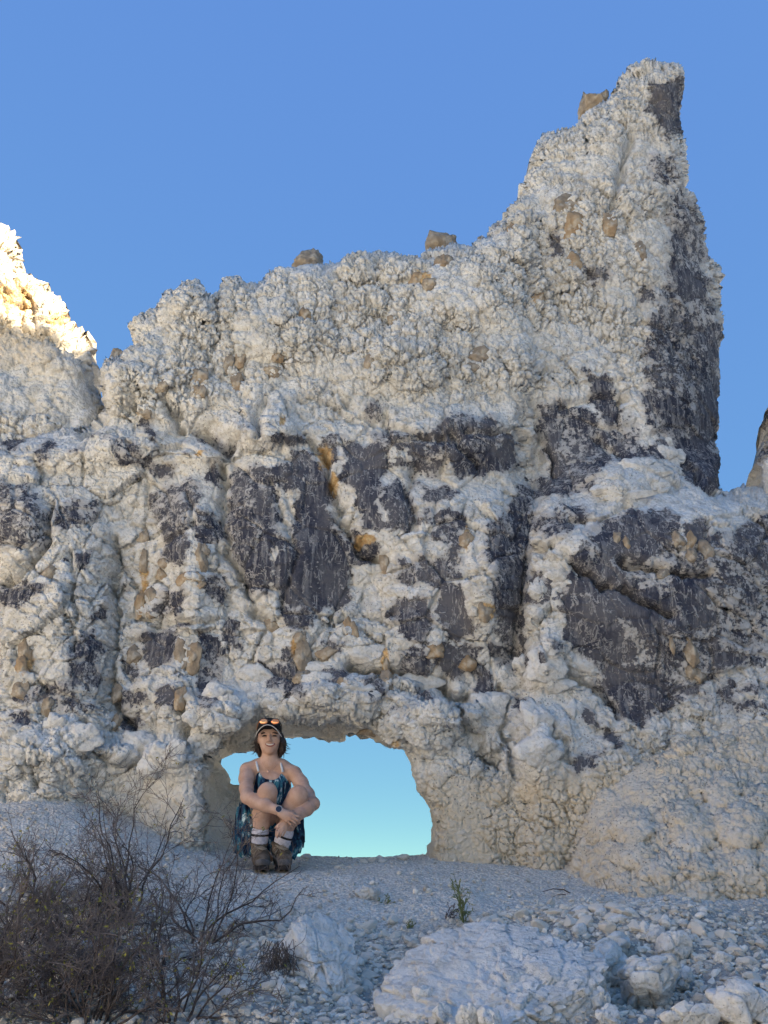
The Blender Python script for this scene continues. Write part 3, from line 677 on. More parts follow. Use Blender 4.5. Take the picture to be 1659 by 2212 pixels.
wall_me, WALL = lift_rock('rock_wall', (-120, 1780, 105, 1915), STEP, wall_maps, M['rock'], 11)
wall = obj('rock_wall', wall_me)
tag(wall, 'tall pale rock wall with dark patches, a jagged tower and a low arch', 'rock wall')

def wall_hit(px, py):
    """point of the finished wall seen at a pixel"""
    PX, PY, P, mp = WALL
    rx, rz = ray(px, py)
    j = int(np.clip((px - PX[0, 0]) / (PX[0, 1] - PX[0, 0]), 0, PX.shape[1] - 1)); i = int(np.clip((py - PY[0, 0]) / (PY[1, 0] - PY[0, 0]), 0, PX.shape[0] - 1))
    i0, i1, j0, j1 = max(i - 9, 0), i + 10, max(j - 9, 0), j + 10
    return float(np.median(P[i0:i1, j0:j1, 1]))

# the sunlit spur beyond the wall's left shoulder
SPUR = [(-420, 300), (-120, 380), (-40, 455), (0, 486), (14, 500), (32, 520), (40, 560), (45, 577), (70, 590), (98, 610), (125, 640), (138, 660), (142, 690), (152, 712), (170, 730), (190, 735), (196, 752), (200, 780), (208, 830), (225, 880), (230, 1100), (-420, 1100)]
def spur_maps(X, Y):
    n = fbm(np.stack([X.ravel(), Y.ravel(), 0 * X.ravel()], -1), 110, 5, 3).reshape(X.shape)
    so = poly_sdf(X + 3 * n, Y + 3 * n, SPUR) - 6
    rel = .38 + .1 * n + round_edge(so, 60, .5) - .25 * sstep(60, -200, X)
    one = np.ones_like(X)
    og = (.22 + .25 * n) * (1 - sstep(720, 800, Y)) + .5 * np.exp(-(((X - 20) / 60) ** 2 + ((Y - 660) / 40) ** 2)) + .55 * np.exp(-(((X - 120) / 30) ** 2 + ((Y - 700) / 30) ** 2))  # two ochre stains, plus broad tint painting sun warmth above the shadow line
    return dict(sdf=so, relief=rel, dark=0 * X, orange=og, smooth=.5 * sstep(.1, .5, n) * sstep(760, 820, Y), pop=one, blk=0 * X, rnd=0 * X, mud_or_sunwarm=.9 * (1 - sstep(720, 820, Y)))  # tan here paints golden sunlight into the upper part
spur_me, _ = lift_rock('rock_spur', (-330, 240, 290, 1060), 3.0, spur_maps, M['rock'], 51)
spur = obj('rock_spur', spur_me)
tag(spur, 'pale rock spur at the left edge, its upper part in warm sun', 'rock spur')

# rock at the right edge
TOWER = [(1632, 1075), (1630, 1010), (1638, 985), (1652, 955), (1659, 905), (1672, 860), (1700, 830), (1760, 800), (1850, 760), (1980, 740), (1980, 1110), (1632, 1110)]
def tower_maps(X, Y):
    n = fbm(np.stack([X.ravel(), Y.ravel(), 0 * X.ravel()], -1), 80, 9, 3).reshape(X.shape)
    so = poly_sdf(X + 3 * n, Y + 3 * n, TOWER) - 5
    one = np.ones_like(X)
    return dict(sdf=so, relief=-.02 + .08 * n + round_edge(so, 50, .45), dark=.62 * sstep(0, .3, n), orange=0 * X, smooth=.3 * one, pop=.7 * one, blk=.3 * one, rnd=0 * X, mud_or_sunwarm=.25 * one)
tower_me, _ = lift_rock('rock_tower', (1620, 1900, 750, 1105), 3.0, tower_maps, M['rock'], 71)
tower = obj('rock_tower', tower_me)
tag(tower, 'grey rock tower cut off by the right edge beyond the ledge', 'rock tower')

# weathered mound leaning on the wall at the right
MOUND = [(1120, 1960), (1150, 1890), (1180, 1800), (1215, 1700), (1240, 1655), (1290, 1630), (1345, 1592), (1400, 1570), (1450, 1548), (1490, 1535), (1540, 1525), (1600, 1505), (1660, 1490), (1950, 1450), (1950, 2060), (1110, 2060)]
MB_ = [(1368, 1790, 40, 36, .16), (1375, 1850, 36, 26, .10), (1500, 1800, 44, 44, .12), (1600, 1790, 50, 44, .14), (1590, 1870, 46, 30, .10), (1420, 1885, 40, 20, .08), (1560, 1720, 36, 26, .10), (1470, 1760, 30, 26, .08), (1635, 1545, 50, 22, .12), (1500, 1545, 34, 16, .10), (1440, 1565, 30, 16, .08), (1640, 1720, 30, 26, .1), (1510, 1880, 36, 18, .08), (1290, 1760, 60, 60, .06)]
def mound_maps(X, Y):
    n = fbm(np.stack([X.ravel(), Y.ravel(), 0 * X.ravel()], -1), 90, 15, 3).reshape(X.shape)
    so = poly_sdf(X + 5 * n, Y + 5 * n, MOUND) - 4
    top = np.interp(X, [1150, 1240, 1345, 1450, 1540, 1660, 1950], [1800, 1655, 1592, 1548, 1525, 1490, 1450])
    dn = np.clip((Y - top) / 330.0, 0, 1.2)
    rel = -.18 - .85 * dn * sstep(1130, 1400, X) - .12 * dn + round_edge(so, 34, .28) + .06 * n
    for cx, cy, rx, ry, a in MB_:
        r2 = ((X - cx) / rx) ** 2 + ((Y - cy) / ry) ** 2
        rel -= .6 * a * np.sqrt(np.clip(1.1 - r2, 0, 1))
    bl = sstep(0, 75, so); rel = rel * bl + .10 * (1 - bl)
    one = np.ones_like(X)
    sm = np.zeros_like(X)
    for cx, cy, rx, ry, a in MB_[:7]:
        sm = np.maximum(sm, .55 * np.exp(-(((X - cx) / rx) ** 2 + ((Y - cy) / ry) ** 2) ** 2))
    up = 1 - sstep(0, 70, Y - top)
    dk = .0 * X
    return dict(sdf=so, relief=rel, dark=dk, orange=0 * X, smooth=sm, pop=.0 * one, blk=.35 * up, rnd=0 * X, mud_or_sunwarm=.85 * one)
mound_me, MOUND_S = lift_rock('talus_mound', (1100, 1840, 1440, 1990), 2.35, mound_maps, M['rock'], 91, back=.35)
mound = obj('talus_mound', mound_me)
tag(mound, 'tan crumbly talus mound with round lumps right of the arch', 'rock mound')
# ------------------------------------------------------------------ ground
def ground_z(x, y):
    x = np.asarray(x, np.float64); y = np.asarray(y, np.float64)
    sh = np.broadcast(x, y).shape
    x = np.broadcast_to(x, sh); y = np.broadcast_to(y, sh)
    P = np.stack([x.ravel(), y.ravel(), 0 * x.ravel()], -1)
    z = .15 + (np.minimum(y, 7.2) - 7.1) * .185
    z = z + .42 * sstep(-.7, -2.4, x) * sstep(4.6, 6.7, y) * (1 - sstep(7.2, 9, y))
    z = z - .50 * np.clip(y - 7.45, 0, 12) * sstep(7.45, 8.4, y)
    # foreground: runnel up the middle, a berm of rubble on the right
    cx = -.08 + (y - 4) * .05
    z = z - .07 * np.exp(-((x - cx) / .30) ** 2) * sstep(3.0, 4.2, y) * (1 - sstep(5.0, 5.8, y))
    z = z + .10 * np.exp(-(((x - 1.25) / .55) ** 2 + ((y - 5.0) / .35) ** 2))
    z = z + .06 * np.exp(-(((x + .35) / .22) ** 2 + ((y - 4.6) / .5) ** 2))
    z = z - .05 * np.exp(-(((x - 1.9) / .3) ** 2 + ((y - 4.7) / .5) ** 2))
    z = z - .06 * np.exp(-(((x - 1.06) / .27) ** 2 + ((y - 4.30) / .36) ** 2) ** 2)
    r = np.sqrt(x * x + (y - 5) ** 2)
    far = sstep(9, 40, r)
    z = z * (1 - far) + far * (-2.2 + 1.5 * fbm(P, 30, 7, 3).reshape(sh)) + ZE * 0
    z = z + sstep(-4.8, -9.5, x + .25 * (y - 3)) * (5.5 + 1.2 * fbm(P, 4, 8, 3).reshape(sh)) * (1 - sstep(14, 40, r)) * (1 - sstep(5.5, 9, y))   # unseen sunlit slope added on the left to bounce warm light in
    z = z + .05 * fbm(P, .9, 21, 3).reshape(sh) + .018 * fbm(P, .16, 22, 3).reshape(sh)
    # trodden seat in the arch
    ws = np.exp(-(((x + .42) / .42) ** 2 + ((y - 6.55) / .40) ** 2) ** 2)
    z = z * (1 - ws) + ws * (.050 + (y - 6.4) * .10)
    return z + ZE

def ground_pt(px, py):
    """where the ray through a pixel meets the ground"""
    rx, rz = ray(px, py)
    lo, hi = 2.5, 9.0
    ys = np.linspace(lo, hi, 260)
    zz = rz * ys + ZE; gz = ground_z(rx * ys, ys)
    k = np.argmax(zz <= gz) if (zz <= gz).any() else len(ys) - 1
    Y = float(ys[k]); return Vector((float(rx) * Y, Y, float(gz[k])))

def axis(dense0, dense1, step, far):
    d = list(np.arange(dense0, dense1 + 1e-6, step))
    s = step; x = dense1
    while x < far:
        s *= 1.25; x += s; d.append(x)
    s = step; x = dense0; pre = []
    while x > -far:
        s *= 1.25; x -= s; pre.append(x)
    return np.array(pre[::-1] + d)
gxs = axis(-3.4, 3.4, .021, 900); gys = axis(3.1, 7.6, .021, 900)
GX, GY = np.meshgrid(gxs, gys)
GZ = ground_z(GX, GY)
near = (GX > -3.6) & (GX < 3.6) & (GY > 2.9) & (GY < 7.7)
Pn = np.stack([GX[near], GY[near], GZ[near]], -1).astype(np.float32)
F1, F2, H_, O_ = vor(Pn, .075, 301)
h1 = (pillow(F1, F2, .4) - .5) * .022
F1, F2, H_, O_ = vor(Pn, .036, 302)
h1 += (pillow(F1, F2, .4) - .5) * .013
GZ[near] += h1 * (.45 + .55 * (1 - sstep(5.0, 6.2, GY[near])))
ni, nj = GX.shape
gi = np.arange(ni * nj).reshape(ni, nj)
GF = np.stack([gi[:-1, :-1], gi[:-1, 1:], gi[1:, 1:], gi[1:, :-1]], -1).reshape(-1, 4)
crust_vs_gapshade = sstep(5.0, 5.7, GY + .5 * fbm(np.stack([GX.ravel(), GY.ravel(), 0 * GX.ravel()], -1), .8, 31, 3).reshape(GX.shape))  # low values paint gap shadow under the gravel
crust_vs_gapshade = np.maximum(crust_vs_gapshade, sstep(3.2, 2.6, GY)); crust_vs_gapshade = np.maximum(crust_vs_gapshade, sstep(3.4, 4.5, np.abs(GX)))
ground = obj('ground', np_mesh('ground', np.stack([GX, GY, GZ], -1).reshape(-1, 3), GF, M['ground'], True, {'crust_vs_gapshade': crust_vs_gapshade.ravel()}))
tag(ground, kind='structure')

# unseen butte added to shade all but the spur's top; crest follows that shadow
LH = 20.0
sh = Vector((SDIR.x, SDIR.y, SDIR.z)) / math.hypot(SDIR.x, SDIR.y)
crest = [Vector((-3.3, 2.55, 1.2)), Vector((-3.8, 3.3, 2.4)), Vector((-4.4, 4.9, 4.2))]
crest += [at(*t) for t in ((-620, 690, 7.8), (-330, 690, 7.85), (-120, 702, 7.9), (0, 712, 7.9), (95, 716, 7.9), (150, 740, 7.9), (196, 744, 7.9), (225, 680, 7.7), (330, 570, 7.7), (450, 480, 7.8), (700, 370, 7.9), (1000, 300, 8.0), (1250, 60, 8.4), (1450, -10, 8.4), (1800, 40, 8.2))]
cl = [p + sh * LH for p in crest]
along = Vector((sh.x, sh.y, 0)).normalized(); perp = Vector((-sh.y, sh.x, 0)).normalized()
perp = perp if perp.y > 0 else -perp
cl = [cl[0] - perp * 5 - Vector((0, 0, cl[0].z + 2))] + cl + [cl[-1] + perp * 3 - Vector((0, 0, 3)), cl[-1] + perp * 9 - Vector((0, 0, 12)), cl[-1] + perp * 14 - Vector((0, 0, 22))]
offs = (-8, -5.5, -3.5, -1.6, -.5, 0, .6, 2, 5, 10, 18)
cc = []
for k in range(len(cl) - 1):
    for t in np.linspace(0, 1, 9)[:-1]: cc.append(cl[k].lerp(cl[k + 1], float(t)))
cc.append(cl[-1])
HV = []
for p in cc:
    for o in offs:
        q = p + along * o
        HV.append((q.x, q.y, (p.z + 1) * (1 - abs(o) / (8.3 if o < 0 else 19.0)) ** 1.3 - 1))
HV = np.array(HV, np.float32)
jit = fbm(HV, 2.5, 77, 3)
mask = np.tile(np.array([0 if o == 0 else 1 for o in offs]), len(cc))
HV[:, 2] += np.where(mask > 0, jit * .6 - .3, 0)
no = len(offs)
HF = [(i * no + j, i * no + j + 1, (i + 1) * no + j + 1, (i + 1) * no + j) for i in range(len(cc) - 1) for j in range(no - 1)]
shadow_hill = obj('shadow_hill', np_mesh('shadow_hill', HV, np.array(HF), M['stone'], True, {'mud_or_sunwarm': np.zeros(len(HV))}))
tag(shadow_hill, kind='structure')
# ------------------------------------------------------------------ stones
_ICO = {}
def ico(level):
    if level not in _ICO:
        bm = bmesh.new(); bmesh.ops.create_icosphere(bm, subdivisions=level, radius=1.0)
        V = np.array([v.co[:] for v in bm.verts], np.float32); F = np.array([[v.index for v in f.verts] for f in bm.faces], np.int32)
        bm.free(); _ICO[level] = (V / np.linalg.norm(V, axis=1, keepdims=True), F)
    return _ICO[level]

def rock_shape(seed, level, planes=11, sharp=14.0, rough=.06, lump=.10, flat=None):
    """angular stone: a ball cut by random planes, roughened"""
    rs = np.random.RandomState(seed)
    D, F = ico(level)
    n = rs.normal(size=(planes, 3)); n /= np.linalg.norm(n, axis=1, keepdims=True)
    h = rs.uniform(.62, .95, planes)
    dn = D @ n.T
    q = np.where(dn > .05, np.exp(-sharp * (h[None] / np.maximum(dn, .05) - .6)), 0).sum(1) + math.exp(-sharp * .55)
    r = .6 - np.log(q) / sharp
    V = D * r[:, None]
    V = V * (1 + lump * fbm(V + seed, .8, seed, 2) + rough * fbm(V + seed, .22, seed + 3, 3))[:, None]
    return V.astype(np.float32), F

def m_per_px(Y, z):
    return (Y * cP + (z - ZE) * sP) * HALF / (PH / 2)

def rock_obj(name, px, py, rx, ry, Y, mat, seed, parent=None, rz=0.0, depth=.8, level=4, push=0.0, chip=0.0, **kw):
    V, F = rock_shape(seed, level, **kw)
    c = at(px, py, Y)
    k = m_per_px(Y, c.z)
    sx, sz = rx * k, ry * k
    sy = depth * min(sx, sz)
    c.y += push * sy
    V = V * np.float32([sx / .85, sy / .85, sz / .85])
    if chip:
        W = (V + seed).astype(np.float32); cs_ = max(min(sx, sz), .02)
        V = V + V / (np.linalg.norm(V, axis=1, keepdims=True) + 1e-6) * (facet(W, cs_ * .9, seed + 4, 1.4) * chip * cs_ + facet(W, cs_ * .4, seed + 5, 1.6) * chip * .4 * cs_ + fbm(W, .03, seed + 6, 3) * .004)[:, None]
    a = math.radians(rz); R = np.float32([[math.cos(a), 0, math.sin(a)], [0, 1, 0], [-math.sin(a), 0, math.cos(a)]])
    V = V @ R.T
    me = np_mesh(name, V, F, mat, True, {'mud_or_sunwarm': np.full(len(V), kw.get('mud_or_sunwarm_', 0.0))})
    return obj(name, me, parent, c)

for i, (px, py, rx, ry, rz) in enumerate(NOD):
    Y = wall_hit(px, py)
    on_top = i < 9
    rock_obj('nodule', px, py + (4 if on_top else 0), rx * (1.08 if not on_top else 1.2), ry * (1.08 if not on_top else 1.35), Y - (.02 if not on_top else -.04), M['nodule'], 700 + i, wall, -rz, depth=.7 if not on_top else .95, level=4, push=.62 if not on_top else .1, chip=.20, planes=14, sharp=45, rough=.10, lump=.12)

# blocks standing proud round the arch and on the ledge
K = lambda L: [(398.2 + .36 * x, 1493.1 + .36 * y, .36 * a, .36 * b, r) for x, y, a, b, r in L]
L_ = lambda L: [(1061.8 + .36 * x, 663.6 + .36 * y, .36 * a, .36 * b, r) for x, y, a, b, r in L]
BLK = K([(340, 135, 70, 58, 0), (115, 295, 85, 70, 0), (215, 190, 110, 62, 10), (80, 160, 60, 50, 0), (540, 62, 95, 52, 0), (700, 62, 62, 42, 0), (790, 112, 72, 46, 5), (905, 112, 62, 48, 0), (960, 62, 48, 40, 0), (1060, 100, 62, 46, 10), (1290, 190, 64, 52, 20), (1375, 150, 42, 44, 0), (1240, 92, 72, 42, 0), (1500, 150, 92, 62, -15), (1420, 245, 80, 48, 25), (1530, 290, 85, 75, 20), (1170, 165, 42, 40, 0), (1100, 30, 80, 40, 0), (820, 20, 80, 40, 0), (430, 40, 70, 40, 0), (260, 60, 70, 45, 0), (1330, 60, 70, 40, 10), (1600, 380, 80, 55, 30), (1460, 350, 60, 50, 30)])
BLK += L_([(900, 975, 150, 62, 8), (950, 1045, 95, 52, 12), (800, 1128, 140, 30, -4), (1060, 905, 78, 95, 0), (690, 1085, 90, 32, -8), (1015, 1105, 60, 34, -15), (760, 1030, 70, 60, 0), (1065, 830, 40, 40, 0), (400, 1600, 110, 95, 15), (300, 1700, 70, 90, 0), (400, 1720, 60, 70, 0), (430, 1480, 70, 50, 10), (330, 1560, 60, 55, 0), (460, 550, 0, 0, 0)][:-1])
BLK += [(1180, 1445, 42, 36, 10), (1195, 1478, 40, 22, 5), (1130, 1435, 24, 26, 0), (1240, 1545, 30, 34, 0), (1265, 1520, 26, 20, 0), (1165, 1620, 52, 36, 0), (1160, 1560, 34, 46, 0), (1090, 1462, 20, 24, 0), (1060, 1530, 46, 34, 20), (1020, 1590, 40, 34, 0), (1270, 1440, 34, 20, 20), (300, 1610, 44, 26, 0), (345, 1625, 30, 24, 0), (120, 1570, 40, 26, 0), (170, 1600, 40, 36, 0), (230, 1650, 38, 26, 0), (330, 1660, 34, 22, 0), (380, 1625, 22, 34, 0), (60, 1600, 36, 28, 0), (420, 1620, 24, 20, 0), (700, 1448, 46, 22, 6), (790, 1412, 60, 26, 4), (680, 1470, 30, 18, 0), (900, 1470, 50, 20, 6), (760, 1485, 40, 22, 0), (470, 1500, 34, 24, 0), (560, 1460, 40, 24, 5), (420, 1545, 28, 18, 0)]
for i, (px, py, rx, ry, rz) in enumerate(BLK):
    rock_obj('block', px, py, rx * .98, ry * .98, wall_hit(px, py) + .015, M['stone'], 900 + i, wall, rz, depth=.55, level=5 if i < 37 else 4, push=.30, chip=.22, planes=20, sharp=50, rough=.02, lump=.05)

# ------------------------------------------------------------------ boulders and loose stones on the slope
def big_rock(name, c, size, rot, seed, mat, cuts=None, level=7, planes=14, chip=.05, chip_size=.16):
    """boulder in world metres: plane-cut body, then angular chips and fine lumps pushed out of it"""
    V, F = rock_shape(seed, level, planes=planes, sharp=26, rough=.02, lump=.05)
    for n, h in (cuts or []):
        n = np.array(n, float); n /= np.linalg.norm(n)
        d = V @ n - h; V = V - np.where(d > 0, d * .9, 0)[:, None] * n
    V = V * np.float32(size)
    nrm = V / np.linalg.norm(V, axis=1, keepdims=True)
    W = (V + seed).astype(np.float32)
    wv = np.stack([fbm(W, .09, seed + 1, 2), fbm(W, .09, seed + 2, 2), fbm(W, .09, seed + 3, 2)], -1) * .03
    V = V + nrm * (facet(W + wv, chip_size, seed + 4, 1.3) * chip * .5 + facet((W + wv) * np.float32([1, 1, 1.5]), chip_size * .42, seed + 5, 1.5) * chip * .22 + fbm(W, .03, seed + 6, 3) * .004)[:, None]
    R = np.array(__import__('mathutils').Euler([math.radians(a) for a in rot]).to_matrix())
    V = V @ R.T
    return obj(name, np_mesh(name, V, F, mat, True, {'mud_or_sunwarm': np.full(len(V), .05)}), None, Vector(c))
gq = ground_pt(1120, 2190)
slab = big_rock('bedrock_slab', Vector((gq.x, gq.y - .02, gq.z - .02)), (.46, .48, .26), (24, 14, -22), 604, M['stone'], [((-.25, -.05, 1), .42), ((.80, -.55, .25), .46), ((-.2, -1, .1), .7)], level=7, chip=.05, chip_size=.12)
tag(slab, 'tilted pale bedrock slab with broken layered front at the bottom edge', 'rock slab')
bpy.context.view_layer.update()
for i, (px, py, rx, ry, rz, Y) in enumerate(((915, 2160, 22, 24, 10, 3.92), (955, 2195, 20, 26, 5, 3.78), (1010, 2205, 22, 26, -15, 3.66), (1060, 2206, 24, 28, -20, 3.62), (1290, 2165, 26, 30, -32, 3.90), (1310, 2200, 24, 26, -20, 3.78))):
    rock_obj('block', px, py, rx, ry, Y, M['stone'], 980 + i, slab, rz, depth=1.0, level=5, chip=.22, planes=16, sharp=40, rough=.03, lump=.06)
for ch in slab.children:
    ch.matrix_parent_inverse = slab.matrix_world.inverted()
gq = ground_pt(690, 2110)
tag(big_rock('leaning_boulder', Vector((gq.x, gq.y + .02, gq.z + .03)), (.165, .24, .165), (24, 8, 14), 622, M['stone'], [((.25, -.35, 1), .45)], level=6, chip=.05, chip_size=.12), 'large white cracked boulder beside the dry root tangle', 'boulder')
gq = ground_pt(793, 1936)
tag(big_rock('flat_rock', Vector((gq.x, gq.y, gq.z + .012)), (.085, .075, .045), (0, 0, 20), 633, M['stone'], level=6, chip=.02, chip_size=.06), 'low grey stone lying on the gravel below the arch', 'stone')

def place_stone(name, px, py, rx, ry, label, cat, seed, rz=0, group=None, dY=0.0, depth=.9, level=4, sink=.25, **kw):
    gp = ground_pt(px, py + ry * .75)
    o = rock_obj(name, px, py, rx, ry, gp.y + dY, M['stone'], seed, None, rz, depth=depth, level=level, **kw)
    tag(o, label, cat, group)
    return o
BOULD = [
 (1390, 2117, 56, 62, 'largest round pale boulder at the lower right, with a pitted face', 20, -.02), (1316, 2090, 38, 34, 'pale boulder wedged between the bedrock slab and the largest round boulder', -10, .05),
 (1325, 2050, 42, 36, 'crumbling pale boulder just above and left of the largest round boulder', 0, .12), (1409, 2023, 30, 27, 'pinkish white boulder topping the boulder cluster at the lower right', 10, .16),
 (1458, 2047, 32, 38, 'pale boulder with brown underside at the right of the boulder cluster', 0, .10), (1470, 2110, 19, 30, 'narrow upright stone against the right side of the largest boulder', 0, .02),
 (1597, 2172, 56, 36, 'cracked pale boulder in the bottom right corner', 5, 0), (1500, 2196, 54, 28, 'low crumbly boulder at the bottom edge beside the corner boulder', 0, 0)]
for i, (px, py, rx, ry, lab, rz, dY) in enumerate(BOULD):
    gp = ground_pt(px, py + ry * .75); Y = gp.y + dY; c = at(px, py, Y - .10); k = m_per_px(Y, c.z)
    tag(big_rock('boulder', c, (rx * k * 1.22, min(rx, ry) * k * 1.1, ry * k * 1.22), (10 * (i % 3) - 10, rz, 25 * i), 640 + i, M['stone'], level=6 if i < 2 else 5, chip=.0006 * rx + .012, chip_size=.0022 * rx + .03), lab, 'boulder')
STN = [
 (1050, 2001, 20, 15, 'squat pale stone right of the small green bush'), (1256, 1966, 19, 9, 'flat pale stone on the crest of the rubble berm'), (1297, 1974, 12, 12, 'pointed stone next to the flat stone on the rubble berm'), (1338, 1988, 22, 10, 'long thin stone above the boulder cluster'), (1254, 2012, 14, 12, 'round stone in the rubble above the bedrock slab'),
 (1561, 2075, 20, 16, 'pale stone on the gravel at the far right'), (1583, 2055, 14, 11, 'small stone behind the pale stone at the far right'), (1626, 2012, 13, 8, 'small white chip near the right edge below the mound'), (652, 1996, 17, 14, 'yellowish stone at the top of the white cracked boulder'), (748, 2170, 16, 14, 'rounded stone below the white cracked boulder'), (820, 2166, 17, 20, 'left one of two pale stones leaning together at the bottom'), (852, 2166, 16, 18, 'right one of two pale stones leaning together at the bottom'),
 (978, 2086, 12, 8, 'flat chip on gravel left of the bedrock slab'), (608, 2142, 14, 18, 'upright stone at the foot of the dry root tangle'), (193, 2052, 23, 25, 'round pale stone among the shrub stems'), (193, 1976, 18, 14, 'pale stone under the dark shrub branches'), (226, 1986, 20, 14, 'broad pale stone behind the shrub trunk'), (252, 2133, 26, 20, 'largest stone under the shrubs near the bottom'), (353, 2069, 18, 13, 'brownish stone right of the shrub roots'), (280, 2053, 14, 11, 'small stone in the shade of the shrub roots'),
 (940, 2070, 12, 9, 'small square stone in the gully gravel'), (1205, 2018, 12, 10, 'angular stone on the upper end of the bedrock slab'), (1365, 1975, 15, 12, 'knobbly stone on top of the boulder cluster'), (1440, 1990, 14, 10, 'pale chip behind the boulder cluster'), (575, 1985, 14, 11, 'pale stone at the shrub branch tips'), (540, 1945, 13, 9, 'brown stone on the flat ground left of the grey stone')]
for i, (px, py, rx, ry, lab) in enumerate(STN):
    place_stone('stone', px, py, rx, ry, lab, 'stone', 500 + i, random.Random(i).uniform(-20, 20), level=4, chip=.14, planes=16, sharp=34, rough=.03, lump=.06)

# loose rubble one can still count: individuals that share a handful of shapes
rng = np.random.RandomState(5)
TEMPL = []
for k in range(9):
    V, F = rock_shape(1200 + k, 3, planes=16, sharp=70, rough=.02, lump=.0)
    TEMPL.append(np_mesh('rubble_stone', V * np.float32([1, .85, .62]), F, M['gravel'], False))
def in_poly(x, y, poly): return float(poly_sdf(np.float32([x]), np.float32([y]), poly)[0]) > 0
ZONES = [('loose angular rubble stone on the gravel slope in front of the arch', 'rubble on the middle slope', 95, [(560, 1960), (900, 1985), (960, 2060), (880, 2200), (580, 2200), (480, 2000)]),
 ('loose rubble stone heaped on the berm above the boulders', 'rubble on the berm', 75, [(960, 2010), (1180, 1965), (1400, 1960), (1480, 2000), (1320, 2020), (1200, 2030), (1040, 2060)]),
 ('loose rubble stone on the gravel beside the boulder cluster', 'rubble right of the boulders', 45, [(1480, 2010), (1650, 2040), (1650, 2140), (1500, 2170)]),
 ('loose rubble stone on the ground crest seen in the arch opening', 'rubble on the arch sill', 16, [(650, 1853), (760, 1862), (920, 1848), (930, 1862), (760, 1880), (650, 1872)]),
 ('loose rubble stone lying under the bare shrubs', 'rubble under the shrubs', 70, [(60, 1960), (420, 1930), (560, 2050), (560, 2200), (100, 2200)])]
for lab, grp, cnt, poly in ZONES:
    xs = [p[0] for p in poly]; ys = [p[1] for p in poly]
    made = 0
    while made < cnt:
        x = rng.uniform(min(xs), max(xs)); y = rng.uniform(min(ys), max(ys))
        if not in_poly(x, y, poly): continue
        g_ = ground_pt(x, y); s_ = .018 + .030 * rng.rand() ** 2
        o = obj('rubble_stone', TEMPL[rng.randint(9)], None, (g_.x, g_.y, g_.z + s_ * .28))
        o.scale = (s_ * rng.uniform(.8, 1.3), s_ * rng.uniform(.8, 1.2), s_ * rng.uniform(.8, 1.2))
        o.rotation_euler = (rng.uniform(-.5, .5), rng.uniform(-.5, .5), rng.uniform(0, 6.28))
        tag(o, lab, 'stone', grp); made += 1

# gravel nobody could count
def scatter(name, n, lvl, smin, smax, seed, ylo, yhi, dens):
    r = np.random.RandomState(seed)
    D, F = ico(lvl)
    if lvl == 1: pass
    P = []
    while len(P) < n:
        m_ = n * 2
        x = r.uniform(-3.2, 3.2, m_); y = r.uniform(ylo, yhi, m_)
        ok = (r.rand(m_) < dens(x, y)) & (np.abs(x) < .46 * y + .25)
        P += list(zip(x[ok], y[ok]))
    P = np.array(P[:n]); z = ground_z(P[:, 0], P[:, 1])
    s = smin + (smax - smin) * r.rand(n) ** 2.2
    Vs = []
    nv = len(D)
    jit = 1 + (.38 if lvl == 1 else .2) * r.uniform(-1, 1, (n, nv, 1)).astype(np.float32)
    sc = np.stack([r.uniform(.7, 1.35, n), r.uniform(.7, 1.25, n), r.uniform(.45, .9, n)], -1)
    V = D[None] * jit * sc[:, None, :]
    a = r.uniform(0, 6.28, n); b = r.uniform(-.6, .6, n)
    ca, sa, cb, sb = np.cos(a), np.sin(a), np.cos(b), np.sin(b)
    X = V[..., 0] * ca[:, None] - V[..., 1] * sa[:, None]; Yy = V[..., 0] * sa[:, None] + V[..., 1] * ca[:, None]; Z = V[..., 2]
    X, Z = X * cb[:, None] - Z * sb[:, None], X * sb[:, None] + Z * cb[:, None]
    V = np.stack([X, Yy, Z], -1) * s[:, None, None]
    V[..., 0] += P[:, 0:1]; V[..., 1] += P[:, 1:2]; V[..., 2] += (z + s * .30 + .006)[:, None]
    FF = (F[None] + (np.arange(n) * nv)[:, None, None]).reshape(-1, 3)
    mu = np.repeat(r.rand(n) ** 3 * .6, nv)
    o = obj(name, np_mesh(name, V.reshape(-1, 3), FF, M['gravel'], False))
    return o
def dens_main(x, y):
    d = (1 - sstep(4.9, 5.6, y)) * .95 + .04
    d = np.maximum(d, .8 * np.exp(-(((x - 1.2) / .6) ** 2 + ((y - 5.15) / .4) ** 2)))
    return np.clip(d, 0, 1)
gr1 = scatter('gravel', 17000, 1, .0065, .019, 61, 3.3, 6.4, dens_main)
tag(gr1, 'pale angular gravel spread over the foreground slope', 'gravel', kind='stuff')
gr3 = scatter('coarse_gravel', 1200, 2, .013, .028, 63, 3.3, 6.0, dens_main)
tag(gr3, 'coarse pale stones covering the foreground slope', 'gravel', kind='stuff')
gr2 = scatter('fine_gravel', 5500, 1, .004, .010, 62, 4.4, 7.2, lambda x, y: .35 + .65 * sstep(5.6, 4.8, y))
tag(gr2, 'fine pale grit strewn over the flat ground below the wall', 'gravel', kind='stuff')
